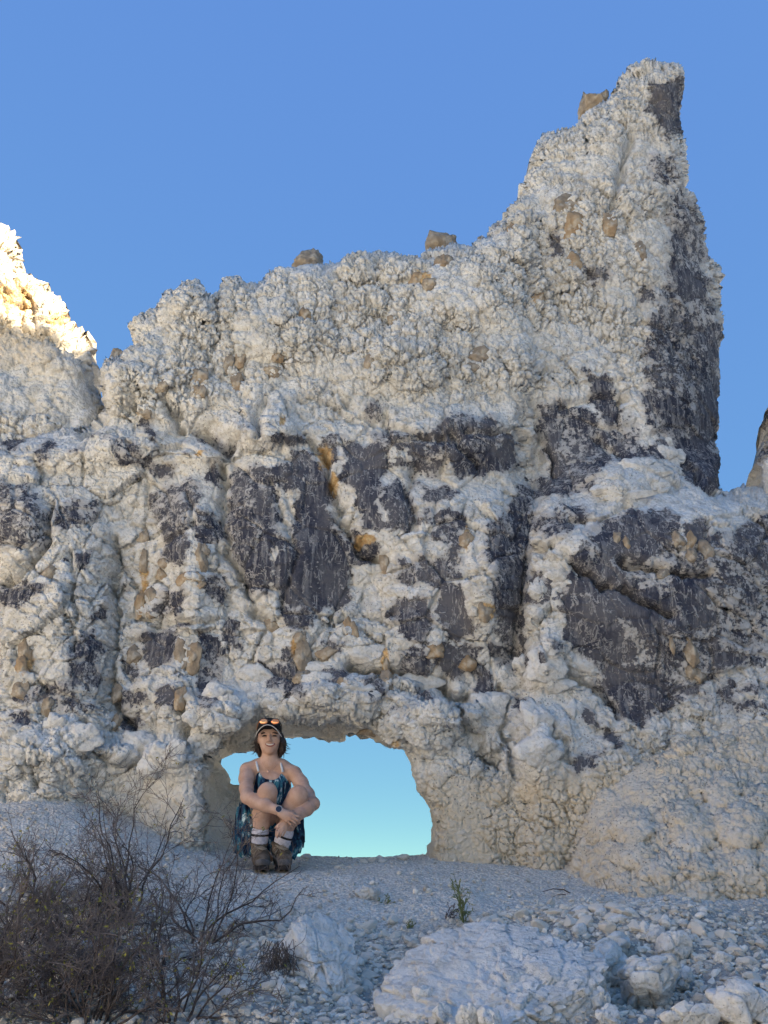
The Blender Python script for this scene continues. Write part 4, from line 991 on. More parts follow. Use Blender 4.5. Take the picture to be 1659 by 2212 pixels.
# ------------------------------------------------------------------ plants
g = N('bare_bark')
oi = g.n('ShaderNodeObjectInfo').outputs['Random']
bk = g.mix(g.ramp(g.noise(40, 3), .35, .65), (0.055, 0.042, 0.038), (0.125, 0.100, 0.088))
M['bark'] = g.done(bk)
g = N('dry_twig')
M['twig'] = g.done(g.mix(g.ramp(g.noise(9, 3), .35, .65), (0.115, 0.095, 0.092), (0.235, 0.20, 0.185)))
g = N('new_leaf'); M['leaf'] = g.done(g.mix(g.ramp(g.noise(14, 2), .35, .65), (0.20, 0.20, 0.045), (0.33, 0.30, 0.085)))
g = N('green_stem'); M['green'] = g.done(g.mix(g.ramp(g.noise(14, 2), .35, .65), (0.16, 0.19, 0.075), (0.25, 0.27, 0.12)))
g = N('dry_root'); M['root'] = g.done(g.mix(g.ramp(g.noise(25, 3), .35, .65), (0.10, 0.082, 0.072), (0.20, 0.165, 0.145)))

class Tubes:
    def __init__(s): s.V = []; s.F = []; s.n = 0
    def add(s, pts, rad, sides=4):
        pts = np.asarray(pts, np.float64); k = len(pts)
        t = np.gradient(pts, axis=0); t /= np.linalg.norm(t, axis=1, keepdims=True) + 1e-9
        ref = np.array([.31, .17, .93]) if abs(t[0, 2]) < .9 else np.array([.9, .3, .1])
        u = np.cross(t, ref); u /= np.linalg.norm(u, axis=1, keepdims=True) + 1e-9
        v = np.cross(t, u)
        a = np.arange(sides) * 2 * math.pi / sides
        ring = pts[:, None] + (u[:, None] * np.cos(a)[None, :, None] + v[:, None] * np.sin(a)[None, :, None]) * np.asarray(rad)[:, None, None]
        s.V.append(ring.reshape(-1, 3))
        i = np.arange(k - 1)[:, None] * sides; j = np.arange(sides)[None]; j2 = (j + 1) % sides
        s.F.append(np.stack([s.n + i + j, s.n + i + j2, s.n + i + sides + j2, s.n + i + sides + j], -1).reshape(-1, 4))
        s.n += k * sides
    def build(s, name, mat, parent=None, base=None):
        V = np.concatenate(s.V); F = np.concatenate(s.F)
        if base is not None: V = V - np.array(base)
        return obj(name, np_mesh(name, V, F, mat, True), parent)

def grow(rs, p, d, L, r, nseg, wander, up):
    pts = [np.array(p)]; d = np.array(d, float)
    for k in range(nseg):
        d = d + rs.normal(size=3) * wander + np.array([0, 0, up])
        d /= np.linalg.norm(d)
        pts.append(pts[-1] + d * L / nseg)
    return np.array(pts), d

def shrub(name, px, py, height, spread, nstem, seed, label, lean=(0, 0), leafy=1.0, sub=(6, 5, 4), dY=0.0, thick=.006, up=.06):
    rs = np.random.RandomState(seed)
    base = ground_pt(px, py); base.y += dY
    root = empty(name, base)
    tag(root, label, 'shrub', 'bare shrubs in the foreground')
    tw = Tubes(); LV = []; LF = []; ln = 0
    b = np.array(base)
    for s_ in range(nstem):
        az = rs.uniform(0, 6.283); out = rs.uniform(.15, 1.0) * spread
        d = np.array([math.cos(az) * out + lean[0], math.sin(az) * out * .8 + lean[1], 1.0]); d /= np.linalg.norm(d)
        L = height * rs.uniform(.75, 1.2)
        p0 = np.zeros(3) + np.array([math.cos(az), math.sin(az), 0]) * rs.uniform(0, .05) - np.array([0, 0, .02])
        P0, _ = grow(rs, p0, d, L, 0, 9, .24, up)
        st = Tubes(); r0 = thick * rs.uniform(.7, 1.15)
        st.add(P0, np.linspace(r0, r0 * .25, len(P0)), 5)
        st.build('stem', M['bark'], root)
        for q in range(sub[0]):
            t = rs.uniform(.18, 1.0); k = min(int(t * 9), 8); f_ = t * 9 - k
            p = P0[k] * (1 - f_) + P0[k + 1] * f_
            td = P0[k + 1] - P0[k]; td /= np.linalg.norm(td)
            d1 = td + rs.normal(size=3) * .62; d1 /= np.linalg.norm(d1)
            L1 = L * rs.uniform(.28, .55) * (1.1 - .5 * t)
            P1, _ = grow(rs, p, d1, L1, 0, 6, .2, up * .8)
            r1 = r0 * .42 * (1.1 - .5 * t)
            tw.add(P1, np.linspace(r1, .0011, len(P1)), 4)
            for q2 in range(sub[1]):
                k2 = rs.randint(1, 7); p2 = P1[k2]
                td = P1[k2] - P1[k2 - 1]; td /= np.linalg.norm(td)
                d2 = td + rs.normal(size=3) * .65; d2 /= np.linalg.norm(d2)
                L2 = L1 * rs.uniform(.3, .6)
                P2, _ = grow(rs, p2, d2, L2, 0, 4, .22, up * .6)
                tw.add(P2, np.linspace(.0015, .0008, len(P2)), 3)
                for q3 in range(sub[2]):
                    k3 = rs.randint(1, 5); p3 = P2[k3]
                    d3 = (P2[k3] - P2[k3 - 1]); d3 /= np.linalg.norm(d3); d3 = d3 + rs.normal(size=3) * .7; d3 /= np.linalg.norm(d3)
                    P3, _ = grow(rs, p3, d3, L2 * rs.uniform(.3, .6), 0, 1, .25, .03)
                    tw.add(P3, [.0011, .0006], 3)
                    if rs.rand() < .06 * leafy:
                        for _ in range(rs.randint(1, 4)):
                            c = P3[-1] + rs.normal(size=3) * .004
                            a1 = rs.normal(size=3); a1 /= np.linalg.norm(a1); a2 = np.cross(a1, rs.normal(size=3)); a2 /= np.linalg.norm(a2)
                            ll = rs.uniform(.004, .009)
                            LV += [c - a1 * ll, c + a2 * ll * .5, c + a1 * ll, c - a2 * ll * .5]; LF.append((ln, ln + 1, ln + 2, ln + 3)); ln += 4
    t_ = tw.build('twigs', M['twig'], root); tag(t_, kind='stuff')
    if LV:
        l_ = obj('leaves', np_mesh('leaves', np.array(LV), np.array(LF), M['leaf'], True), root); tag(l_, kind='stuff')
    return root
shrub('bare_shrub', 285, 2005, .74, .8, 11, 1, 'bare open shrub reaching up in front of the wall left of the arch', (.02, .1), .9, (7, 5, 3), up=.04, thick=.0065)
shrub('bare_shrub', 430, 2045, .54, .85, 9, 2, 'bare shrub with long stems leaning right towards the seated person', (.38, .1), .7, (7, 5, 3), up=.03, thick=.0068)
shrub('bare_shrub', 70, 2110, .44, 1.2, 19, 3, 'dense dark shrub with yellow buds at the left edge', (0, 0), 2.6, (7, 6, 3), up=.03, thick=.0055)
shrub('bare_shrub', 190, 2225, .37, 1.4, 20, 4, 'dense twiggy shrub in the bottom left corner', (0, .1), 2.0, (7, 6, 3), up=.03, thick=.0055)
shrub('bare_shrub', 20, 1985, .58, .85, 8, 5, 'bare shrub at the far left with pale twig tips against the slope', (.1, 0), 2.0, (7, 5, 3), up=.03, thick=.006)
shrub('bare_shrub', 380, 2215, .32, 1.5, 13, 6, 'low sprawling shrub with yellow-green buds at the bottom', (.1, .1), 1.6, (7, 5, 3), up=.02, thick=.0055)
shrub('bare_shrub', -40, 2215, .42, 1.3, 19, 7, 'thick shrub cut off by the bottom left edge', (.2, .1), 2.0, (7, 6, 3), up=.03, thick=.0055)
shrub('bare_shrub', 170, 2030, .42, 1.4, 12, 8, 'tangled dark shrub between the open shrub and the left edge', (0, .1), 1.8, (7, 5, 3), up=.02, thick=.006)
shrub('bare_shrub', 330, 2110, .34, 1.5, 9, 10, 'low tangled shrub between the shrub roots and the root tangle', (.1, .1), 1.2, (7, 5, 3), up=.02, thick=.0055)

shrub('bare_shrub', 110, 2180, .36, 1.4, 16, 11, 'matted shrub of fine grey twigs filling the lower left', (0, .1), 1.6, (8, 6, 3), up=.02, thick=.0045)

# thick old roots lying among the shrub stems
for k, (pl, r_, lab) in enumerate((([(60, 2010), (150, 1990), (215, 1985), (262, 1972), (275, 1940), (262, 1905)], .011, 'thick dark dead branch bending up under the open shrub'),
                                   ([(200, 2042), (260, 2020), (300, 1998), (340, 2000), (380, 2010), (430, 2000)], .012, 'thick dark root arching along the ground right of the shrub trunk'),
                                   ([(250, 2030), (310, 2035), (340, 2060), (360, 2085), (400, 2075), (470, 2055)], .010, 'dark root curling down beside the brownish stone'))):
    T_ = Tubes(); pts = []
    for i, (x, y) in enumerate(pl):
        q = ground_pt(x, y + 8); pts.append(np.array(at(x, y, q.y)))
    pts = np.array(pts); tt = np.linspace(0, len(pts) - 1, 26)
    fine = np.stack([np.interp(tt, range(len(pts)), pts[:, c]) for c in range(3)], -1) + np.random.RandomState(k).normal(size=(26, 3)) * .004
    T_.add(fine, np.linspace(r_, r_ * .5, 26), 7)
    tag(T_.build('dead_branch', M['bark']), lab, 'branch', 'dead branches among the shrubs')

# hanging tangle of dry roots at the white boulder
rs = np.random.RandomState(44)
rb = at(600, 2085, 4.28)
T_ = Tubes()
for k in range(110):
    p0 = np.array(at(rs.normal(604, 17), rs.uniform(2028, 2072), 4.30 + rs.uniform(-.05, .06)))
    pts = [p0]; d = np.array([rs.normal() * .35, rs.normal() * .3, -1.0])
    for s_ in range(7):
        d = d + rs.normal(size=3) * .3 + np.array([0, 0, -.08]); d /= np.linalg.norm(d)
        pts.append(pts[-1] + d * .027)
    T_.add(pts, np.linspace(.0017, .0008, 8), 3)
tag(T_.build('root_tangle', M['root']), 'dark hanging tangle of dry roots left of the white boulder', 'roots')

# small green bush and weeds
def sprig(name, px, py, h, n, seed, label, mat, wide=.5):
    rs = np.random.RandomState(seed); base = ground_pt(px, py)
    root = empty(name, base); tag(root, label, 'plant')
    for k in range(n):
        d = np.array([rs.normal() * wide, rs.normal() * wide * .7, 1.0]); d /= np.linalg.norm(d)
        P0, _ = grow(rs, (rs.normal() * .006, rs.normal() * .006, -.01), d, h * rs.uniform(.6, 1.1), 0, 6, .14, .05)
        T_ = Tubes(); T_.add(P0, np.linspace(.0028, .001, 7), 4)
        for q in range(7):
            k2 = rs.randint(1, 7); dd = P0[k2] - P0[k2 - 1]; dd /= np.linalg.norm(dd); dd = dd + rs.normal(size=3) * .5; dd /= np.linalg.norm(dd)
            P1, _ = grow(rs, P0[k2], dd, h * rs.uniform(.15, .35), 0, 3, .15, .05)
            T_.add(P1, np.linspace(.002, .0012, 4), 3)
            for q2 in range(4):
                dd2 = dd + rs.normal(size=3) * .5; dd2 /= np.linalg.norm(dd2)
                P2, _ = grow(rs, P1[rs.randint(1, 4)], dd2, h * rs.uniform(.06, .14), 0, 2, .1, .03)
                T_.add(P2, [.0018, .0020, .0010], 3)
        T_.build('stem', mat, root)
sprig('green_bush', 1003, 1998, .20, 7, 71, 'small green bush standing alone on the gravel', M['green'], .32)
sprig('weed', 965, 1990, .09, 4, 72, 'thin dry weed left of the small green bush', M['twig'], .6)
sprig('weed', 832, 1955, .05, 6, 73, 'tiny green weed beside the low grey stone', M['green'], .8)
sprig('weed', 880, 2010, .05, 5, 74, 'tiny weed on the dark gravel below the arch', M['green'], .9)
T_ = Tubes(); q = ground_pt(1215, 1935)
tp = [(1172, 1926), (1195, 1920), (1218, 1922), (1232, 1930), (1240, 1938)]
T_.add([np.array(at(x, y, q.y)) for x, y in tp], [.002, .003, .004, .004, .004], 5)
T_.add([np.array(at(x, y, q.y - .03)) for x, y in ((1190, 1940), (1205, 1933), (1228, 1932))], [.002, .003, .003], 5)
tag(T_.build('fallen_twig', M['bark']), 'forked dead twig lying on the flat ground at the right', 'twig')
# ------------------------------------------------------------------ the person sitting in the arch
import openvdb as vdb
def CP(cx, cy, Y):
    return np.array(at(477.8 + .162 * cx, 1539.6 + .162 * cy, Y))
def to_crop(P):
    """crop-frame coordinates of world points (for cutting cloth along its traced hems)"""
    d = P - np.array([0, 0, ZE])
    fwd = d[:, 1] * cP + d[:, 2] * sP; up = -d[:, 1] * sP + d[:, 2] * cP
    px = PW / 2 + d[:, 0] / fwd / HALF * PH / 2; py = PH / 2 - up / fwd / HALF * PH / 2
    return (px - 477.8) / .162, (py - 1539.6) / .162

class SDF:
    def __init__(s, lo, hi, h):
        s.h = h; s.lo = np.array(lo); n = np.ceil((np.array(hi) - s.lo) / h).astype(int) + 1
        s.ax = [s.lo[i] + np.arange(n[i]) * h for i in range(3)]
        s.D = np.full(n, .05, np.float32)
    def _win(s, lo, hi, m):
        sl = []
        for i in range(3):
            a = max(int((lo[i] - m - s.lo[i]) / s.h), 0); b = min(int((hi[i] + m - s.lo[i]) / s.h) + 2, len(s.ax[i]))
            if b <= a: return None
            sl.append(slice(a, b))
        return tuple(sl)
    def _put(s, sl, d, k):
        A = s.D[sl]
        if k > 0:
            hh = np.clip(.5 + .5 * (A - d) / k, 0, 1)
            s.D[sl] = A * (1 - hh) + d * hh - k * hh * (1 - hh)
        else: s.D[sl] = np.minimum(A, d)
    def cone(s, a, b, ra, rb, k=.02):
        a, b = np.array(a, float), np.array(b, float); r = max(ra, rb)
        sl = s._win(np.minimum(a, b) - r, np.maximum(a, b) + r, .045)
        if sl is None: return
        X, Y, Z = np.meshgrid(*[s.ax[i][sl[i]] for i in range(3)], indexing='ij')
        ab = b - a; L = ab @ ab + 1e-12
        t = np.clip(((X - a[0]) * ab[0] + (Y - a[1]) * ab[1] + (Z - a[2]) * ab[2]) / L, 0, 1)
        d = np.sqrt((X - a[0] - t * ab[0]) ** 2 + (Y - a[1] - t * ab[1]) ** 2 + (Z - a[2] - t * ab[2]) ** 2) - (ra + (rb - ra) * t)
        s._put(sl, d.astype(np.float32), k)
    def chain(s, pts, k=.02):
        for (p, r), (q, r2) in zip(pts[:-1], pts[1:]): s.cone(p, q, r, r2, k)
    def ell(s, c, r, k=.02, rot=None):
        c = np.array(c, float); r = np.array(r, float)
        m = r.max()
        sl = s._win(c - m, c + m, .045)
        if sl is None: return
        X, Y, Z = np.meshgrid(*[s.ax[i][sl[i]] for i in range(3)], indexing='ij')
        p = np.stack([X - c[0], Y - c[1], Z - c[2]], -1)
        if rot is not None: p = p @ np.array(rot)
        k0 = np.linalg.norm(p / r, axis=-1); k1 = np.linalg.norm(p / (r * r), axis=-1) + 1e-9
        s._put(sl, (k0 * (k0 - 1) / k1).astype(np.float32), k)
    def cut_below(s, z):
        Z = s.ax[2][None, None, :]
        s.D = np.maximum(s.D, (z - Z).astype(np.float32))
    def join(s, o, k): s._put((slice(None),) * 3, o.D, k)
    def mesh(s, name, mat, base, noise=None, attrs=False):
        D = s.D
        g_ = vdb.FloatGrid(.05); g_.copyFromArray(np.ascontiguousarray(D))
        g_.transform = vdb.createLinearTransform(voxelSize=s.h)
        P, Q = g_.convertToQuads(isovalue=0.0)
        P = P.astype(np.float64) + s.lo
        return P, Q[:, ::-1]

def sdf_obj(name, P, Q, mat, parent, base, smooth_it=2, keep=None):
    if keep is not None:
        ok = keep(P)
        Q = Q[ok[Q].all(1)]
        used = np.unique(Q); rm = np.full(len(P), -1); rm[used] = np.arange(len(used)); P = P[used]; Q = rm[Q]
    for _ in range(smooth_it):
        acc = np.zeros_like(P); cnt = np.zeros(len(P))
        for a, b in ((0, 1), (1, 2), (2, 3), (3, 0)):
            np.add.at(acc, Q[:, a], P[Q[:, b]]); np.add.at(cnt, Q[:, a], 1)
            np.add.at(acc, Q[:, b], P[Q[:, a]]); np.add.at(cnt, Q[:, b], 1)
        P = .5 * P + .5 * acc / np.maximum(cnt, 1)[:, None]
    return obj(name, np_mesh(name, P - np.array(base), Q, mat, True), parent)

def mat_simple(name, a, b, sc=30, rough=.8, spec=.25, bump=.0, sss=0.0):
    g = N(name); n = g.noise(sc, 4)
    g.b.inputs['Roughness'].default_value = rough; g.b.inputs['Specular IOR Level'].default_value = spec
    if sss:
        g.b.inputs['Subsurface Weight'].default_value = sss; g.b.inputs['Subsurface Radius'].default_value = (.012, .005, .003); g.b.inputs['Subsurface Scale'].default_value = 1.0
    return g.done(g.mix(g.ramp(n, .35, .65), a, b), g.bump(n, bump) if bump else None)
g = N('skin'); n1 = g.noise(16, 4); n2 = g.noise(120, 3)
g.b.inputs['Roughness'].default_value = .55; g.b.inputs['Specular IOR Level'].default_value = .35
c = g.mix(g.ramp(n1, .35, .68), (0.49, 0.295, 0.21), (0.58, 0.38, 0.29))
c = g.mix(g.ramp(n2, .58, .72, 0, .35), c, (0.32, 0.165, 0.11))
M['skin'] = g.done(c, g.bump(n2, .001, .4))
g = N('tie_dye_cloth')
d1 = g.noise(9, 5, .6, g.pos((1.6, 1.6, .8)), 1.2); d2 = g.noise(26, 4, .6, g.pos((2, 2, .7)), .8)
c = g.mix(g.ramp(d1, .38, .47), (0.010, 0.012, 0.022), (0.018, 0.045, 0.095))
c = g.mix(g.ramp(d1, .49, .56), c, (0.04, 0.17, 0.23))
c = g.mix(g.ramp(g.math('ADD', d1, g.math('MULTIPLY', g.math('SUBTRACT', d2, .5), .5)), .57, .64), c, (0.55, 0.66, 0.68))
M['cloth'] = g.done(c, g.bump(d2, .004, .5))
M['white_cloth'] = mat_simple('white_cloth', (.62, .64, .66), (.72, .73, .74))
M['sock'] = mat_simple('ribbed_white_sock', (.52, .50, .56), (.66, .64, .70), 80)
M['black'] = mat_simple('black_knit', (.012, .012, .014), (.022, .022, .026), 60)
M['cap'] = mat_simple('black_cap_cloth', (.010, .010, .012), (.020, .020, .023), 90, .85)
M['trim'] = mat_simple('pale_trim', (.50, .47, .44), (.60, .57, .53), 60)
M['hair'] = mat_simple('dark_brown_hair', (.012, .008, .007), (.040, .024, .018), 140, .5, .4)
M['boot'] = mat_simple('worn_brown_boot_leather', (.095, .072, .053), (.19, .15, .115), 26, .85, .2, .004)
M['toecap'] = mat_simple('grey_rubber_toe', (.085, .08, .08), (.15, .14, .135), 30, .8)
M['sole'] = mat_simple('black_rubber_sole', (.018, .016, .016), (.035, .03, .03), 40)
M['lace'] = mat_simple('boot_lace', (.30, .25, .19), (.42, .36, .28), 60)
M['teeth'] = mat_simple('teeth', (.62, .58, .52), (.68, .64, .58), 30, .4, .5)
M['lip'] = mat_simple('lip', (.26, .09, .075), (.32, .12, .10), 30, .5)
M['eye'] = mat_simple('dark_eye', (.02, .012, .010), (.03, .018, .014), 30, .3, .5)
M['brow'] = mat_simple('eyebrow_hair', (.03, .018, .014), (.05, .03, .022), 90, .8)
M['lens'] = mat_simple('orange_mirror_lens', (.85, .30, .13), (.90, .42, .20), 8, .16, .8)
M['lens'].node_tree.nodes['Principled BSDF'].inputs['Metallic'].default_value = .55
M['frame'] = mat_simple('black_plastic', (.012, .012, .016), (.018, .018, .022), 30, .35, .5)
M['rose'] = mat_simple('rose_gold_metal', (.62, .40, .32), (.66, .44, .36), 20, .3, .5)
M['rose'].node_tree.nodes['Principled BSDF'].inputs['Metallic'].default_value = .9
M['strapband'] = mat_simple('tan_watch_band', (.36, .25, .20), (.42, .30, .25), 40, .6)
M['glass'] = mat_simple('dark_watch_glass', (.018, .016, .035), (.03, .028, .055), 10, .12, .6)
M['orange_plastic'] = mat_simple('orange_plastic', (.45, .16, .04), (.5, .2, .06), 20, .4, .5)

PB = CP(640, 2000, 6.62); PB[2] = float(ground_z(PB[0], PB[1]))
person = empty('person', PB)
tag(person, 'person in black cap and tie-dye outfit sitting in the arch hugging their knees', 'person')
lo = CP(60, 2250, 6.2); hi = CP(1400, 20, 7.0)
LO = (min(lo[0], CP(60, 0, 7.0)[0]) - .02, 6.20, CP(600, 2250, 6.4)[2]); HI = (CP(1400, 100, 7.0)[0] + .02, 7.02, CP(640, 20, 6.8)[2] + .05)
def torso(S_, o=0.0):
    S_.ell(CP(655, 1000, 6.76), (.142 + o, .088 + o, .16 + o), .03)
    S_.ell(CP(655, 900, 6.72), (.115 + o, .066 + o, .07 + o), .03)
    S_.ell(CP(575, 960, 6.69), (.050 + o, .045 + o, .055 + o), .03); S_.ell(CP(745, 965, 6.69), (.050 + o, .045 + o, .055 + o), .03)
    S_.chain([(CP(655, 1100, 6.78), .11 + o), (CP(655, 1450, 6.84), .105 + o), (CP(655, 1720, 6.84), .125 + o)], .04)
def limbs(S_):
    S_.chain([(CP(648, 690, 6.72), .045), (CP(500, 715, 6.73), .046), (CP(350, 762, 6.71), .050)], .035)
    S_.chain([(CP(648, 690, 6.72), .045), (CP(800, 720, 6.73), .046), (CP(975, 812, 6.71), .050)], .035)
    S_.chain([(CP(645, 500, 6.71), .052), (CP(648, 690, 6.73), .057)], .03)
body = SDF(LO, HI, .0042)
torso(body); limbs(body)
# head
HC = 6.70
hd = SDF(LO, HI, .0042)
hd.ell(CP(645, 285, HC + .005), (.076, .094, .090), .01)
hd.ell(CP(645, 395, HC - .025), (.066, .062, .068), .03)
hd.ell(CP(645, 470, HC - .035), (.046, .044, .040), .03)
hd.ell(CP(646, 515, HC - .062), (.024, .018, .018), .02)
for sx in (-1, 1):
    hd.ell(CP(645 + sx * 82, 375, HC - .058), (.026, .020, .022), .02)      # cheeks lifted by the smile
    hd.ell(CP(645 + sx * 65, 268, HC - .075), (.030, .010, .009), .012)     # brow
    hd.ell(CP(645 + sx * 148, 365, HC + .005), (.010, .018, .030), .006)    # ear
hd.chain([(CP(643, 285, HC - .083), .008), (CP(640, 345, HC - .104), .0105), (CP(639, 366, HC - .107), .0125)], .010)
for sx in (-1, 1): hd.ell(CP(640 + sx * 24, 376, HC - .088), (.010, .010, .008), .006)
# eye hollows
for ex in (576, 712):
    c_ = CP(ex, 305, HC - .098)
    sl = hd._win(c_ - .03, c_ + .03, 0)
    X, Y, Z = np.meshgrid(*[hd.ax[i][sl[i]] for i in range(3)], indexing='ij')
    p_ = np.stack([(X - c_[0]) / .024, (Y - c_[1]) / .022, (Z - c_[2]) / .013], -1)
    dd = (np.linalg.norm(p_, axis=-1) - 1) * .011
    hd.D[sl] = np.maximum(hd.D[sl], -dd.astype(np.float32))
body.join(hd, .018)
# arms
arm = SDF(LO, HI, .0042)
arm.chain([(CP(345, 765, 6.71), .050), (CP(335, 880, 6.66), .046), (CP(335, 1010, 6.58), .042), (CP(350, 1125, 6.49), .039)], .03)
arm.chain([(CP(350, 1125, 6.49), .040), (CP(450, 1180, 6.44), .042), (CP(590, 1242, 6.385), .036), (CP(745, 1298, 6.345), .0275)], .03)
arm.chain([(CP(745, 1298, 6.345), .0275), (CP(800, 1325, 6.335), .026)], .015)
arm2 = SDF(LO, HI, .0042)
arm2.chain([(CP(975, 815, 6.71), .050), (CP(1065, 940, 6.67), .044), (CP(1155, 1090, 6.59), .040), (CP(1232, 1215, 6.50), .035)], .03)
arm2.chain([(CP(1232, 1215, 6.50), .036), (CP(1140, 1285, 6.45), .039), (CP(1030, 1355, 6.405), .033), (CP(915, 1425, 6.375), .026)], .03)
body.join(arm, .008); body.join(arm2, .008)
# hands: palms and fingers
def hand(palm, fingers, thumb):
    h_ = SDF(LO, HI, .0042)
    for a, b, ra, rb in palm: h_.cone(a, b, ra, rb, .012)
    for f_ in fingers + [thumb]:
        q = SDF(LO, HI, .0042) if False else None
        for (p, r), (p2, r2) in zip(f_[:-1], f_[1:]): h_.cone(p, p2, r * .84, r2 * .84, .001)
    return h_
rh = hand([(CP(790, 1315, 6.335), CP(955, 1360, 6.318), .021, .015), (CP(795, 1335, 6.332), CP(925, 1400, 6.312), .022, .016), (CP(795, 1350, 6.335), CP(880, 1435, 6.318), .020, .015)],
 [[(CP(965, 1362, 6.316), .0105), (CP(1030, 1385, 6.315), .0095), (CP(1068, 1415, 6.345), .0085)], [(CP(945, 1392, 6.308), .0108), (CP(1015, 1430, 6.308), .0098), (CP(1045, 1470, 6.34), .0085)],
  [(CP(920, 1418, 6.308), .0105), (CP(985, 1468, 6.31), .0095), (CP(1005, 1505, 6.34), .0082)], [(CP(885, 1442, 6.315), .0095), (CP(935, 1495, 6.318), .0085), (CP(958, 1525, 6.34), .0075)]],
 [(CP(830, 1310, 6.335), .012), (CP(900, 1312, 6.345), .0105), (CP(960, 1325, 6.36), .009)])
lh = hand([(CP(910, 1425, 6.372), CP(770, 1505, 6.345), .020, .014), (CP(905, 1440, 6.370), CP(815, 1530, 6.340), .021, .015), (CP(905, 1460, 6.372), CP(860, 1545, 6.348), .019, .014)],
 [[(CP(770, 1505, 6.343), .0100), (CP(738, 1575, 6.332), .0092), (CP(728, 1640, 6.345), .0078)], [(CP(800, 1525, 6.336), .0104), (CP(765, 1600, 6.326), .0096), (CP(745, 1665, 6.340), .0080)],
  [(CP(835, 1538, 6.336), .0102), (CP(805, 1600, 6.328), .0094), (CP(785, 1652, 6.342), .0078)], [(CP(868, 1546, 6.345), .0092), (CP(845, 1600, 6.338), .0084), (CP(825, 1640, 6.348), .0072)]],
 [(CP(800, 1480, 6.355), .011), (CP(745, 1510, 6.36), .0095), (CP(722, 1535, 6.36), .008)])
body.join(lh, .004); body.join(rh, .003)
# legs
lg = SDF(LO, HI, .0042)
lg.chain([(CP(560, 1720, 6.82), .088), (CP(575, 1380, 6.62), .078), (CP(615, 1075, 6.455), .062)], .03)
lg.ell(CP(622, 1055, 6.425), (.058, .052, .062), .02)
lg.chain([(CP(612, 1085, 6.435), .057), (CP(570, 1290, 6.475), .060), (CP(535, 1470, 6.51), .051), (CP(515, 1700, 6.53), .041)], .02)
lg2 = SDF(LO, HI, .0042)
lg2.chain([(CP(760, 1720, 6.82), .088), (CP(900, 1400, 6.62), .078), (CP(1015, 1130, 6.465), .066)], .03)
lg2.ell(CP(1035, 1095, 6.44), (.058, .054, .060), .02)
lg2.chain([(CP(1020, 1130, 6.45), .058), (CP(955, 1300, 6.485), .060), (CP(885, 1480, 6.51), .050), (CP(815, 1710, 6.53), .041)], .02)
body.join(lg, .006); body.join(lg2, .006)
P_, Q_ = body.mesh('body', None, None)
bd = sdf_obj('body', P_, Q_, M['skin'], person, PB, 1)

# clothing
ts = SDF(LO, HI, .0055); torso(ts, .006)
P_, Q_ = ts.mesh('top', None, None)
HEM = [(474, 775), (495, 745), (520, 790), (560, 850), (620, 878), (690, 886), (745, 868), (785, 825), (805, 760), (815, 742), (840, 790), (885, 870), (925, 960), (960, 1200), (960, 1900), (330, 1900), (330, 1200), (440, 960), (455, 880), (465, 820)]
def keep_top(P):
    u, v = to_crop(P)
    inn = poly_sdf(u.astype(np.float32), v.astype(np.float32), HEM) > 0
    return inn & ((P[:, 1] < 6.76) | (v > 900))
top = sdf_obj('top', P_, Q_, M['cloth'], person, PB, 2, keep_top)
T_ = Tubes(); T_.add([CP(496, 780, 6.660), CP(482, 715, 6.662), CP(468, 660, 6.684), CP(466, 630, 6.72), CP(470, 640, 6.78)], [.0075] * 5, 6)
T_.build('strap', M['white_cloth'], person, PB)
T_ = Tubes(); T_.add([CP(820, 790, 6.662), CP(803, 715, 6.664), CP(792, 665, 6.688), CP(790, 640, 6.72), CP(788, 655, 6.78)], [.0075] * 5, 6)
T_.build('strap', M['white_cloth'], person, PB)
sk = SDF(LO, HI, .0065)
sk.chain([(CP(325, 1130, 6.63), .022), (CP(290, 1330, 6.64), .036), (CP(270, 1560, 6.64), .046), (CP(260, 1740, 6.64), .056), (CP(290, 1840, 6.64), .042)], .03)
sk.chain([(CP(335, 1400, 6.62), .040), (CP(370, 1650, 6.60), .050), (CP(370, 1830, 6.60), .046)], .03)
sk.chain([(CP(1060, 1420, 6.62), .026), (CP(1025, 1600, 6.62), .040), (CP(980, 1760, 6.62), .050), (CP(920, 1870, 6.60), .046)], .03)
sk.chain([(CP(560, 1640, 6.84), .115), (CP(760, 1640, 6.84), .115)], .04)
sk.chain([(CP(330, 1700, 6.66), .07), (CP(560, 1760, 6.84), .10)], .04); sk.chain([(CP(960, 1700, 6.66), .06), (CP(760, 1760, 6.84), .10)], .04)
sk.chain([(CP(650, 1200, 6.70), .05), (CP(655, 1500, 6.66), .06), (CP(655, 1750, 6.62), .055)], .03)
X, Y, Z = np.meshgrid(*sk.ax, indexing='ij')
fold = .006 * np.sin(X * 150 + 4 * np.sin(Z * 11) + Y * 60) + .004 * np.sin(X * 320 + Z * 40)
sk.D += (fold * (np.abs(sk.D) < .03)).astype(np.float32)
sk.cut_below(PB[2] - .01)
P_, Q_ = sk.mesh('s', None, None)
sdf_obj('shorts', P_, Q_, M['cloth'], person, PB, 1)

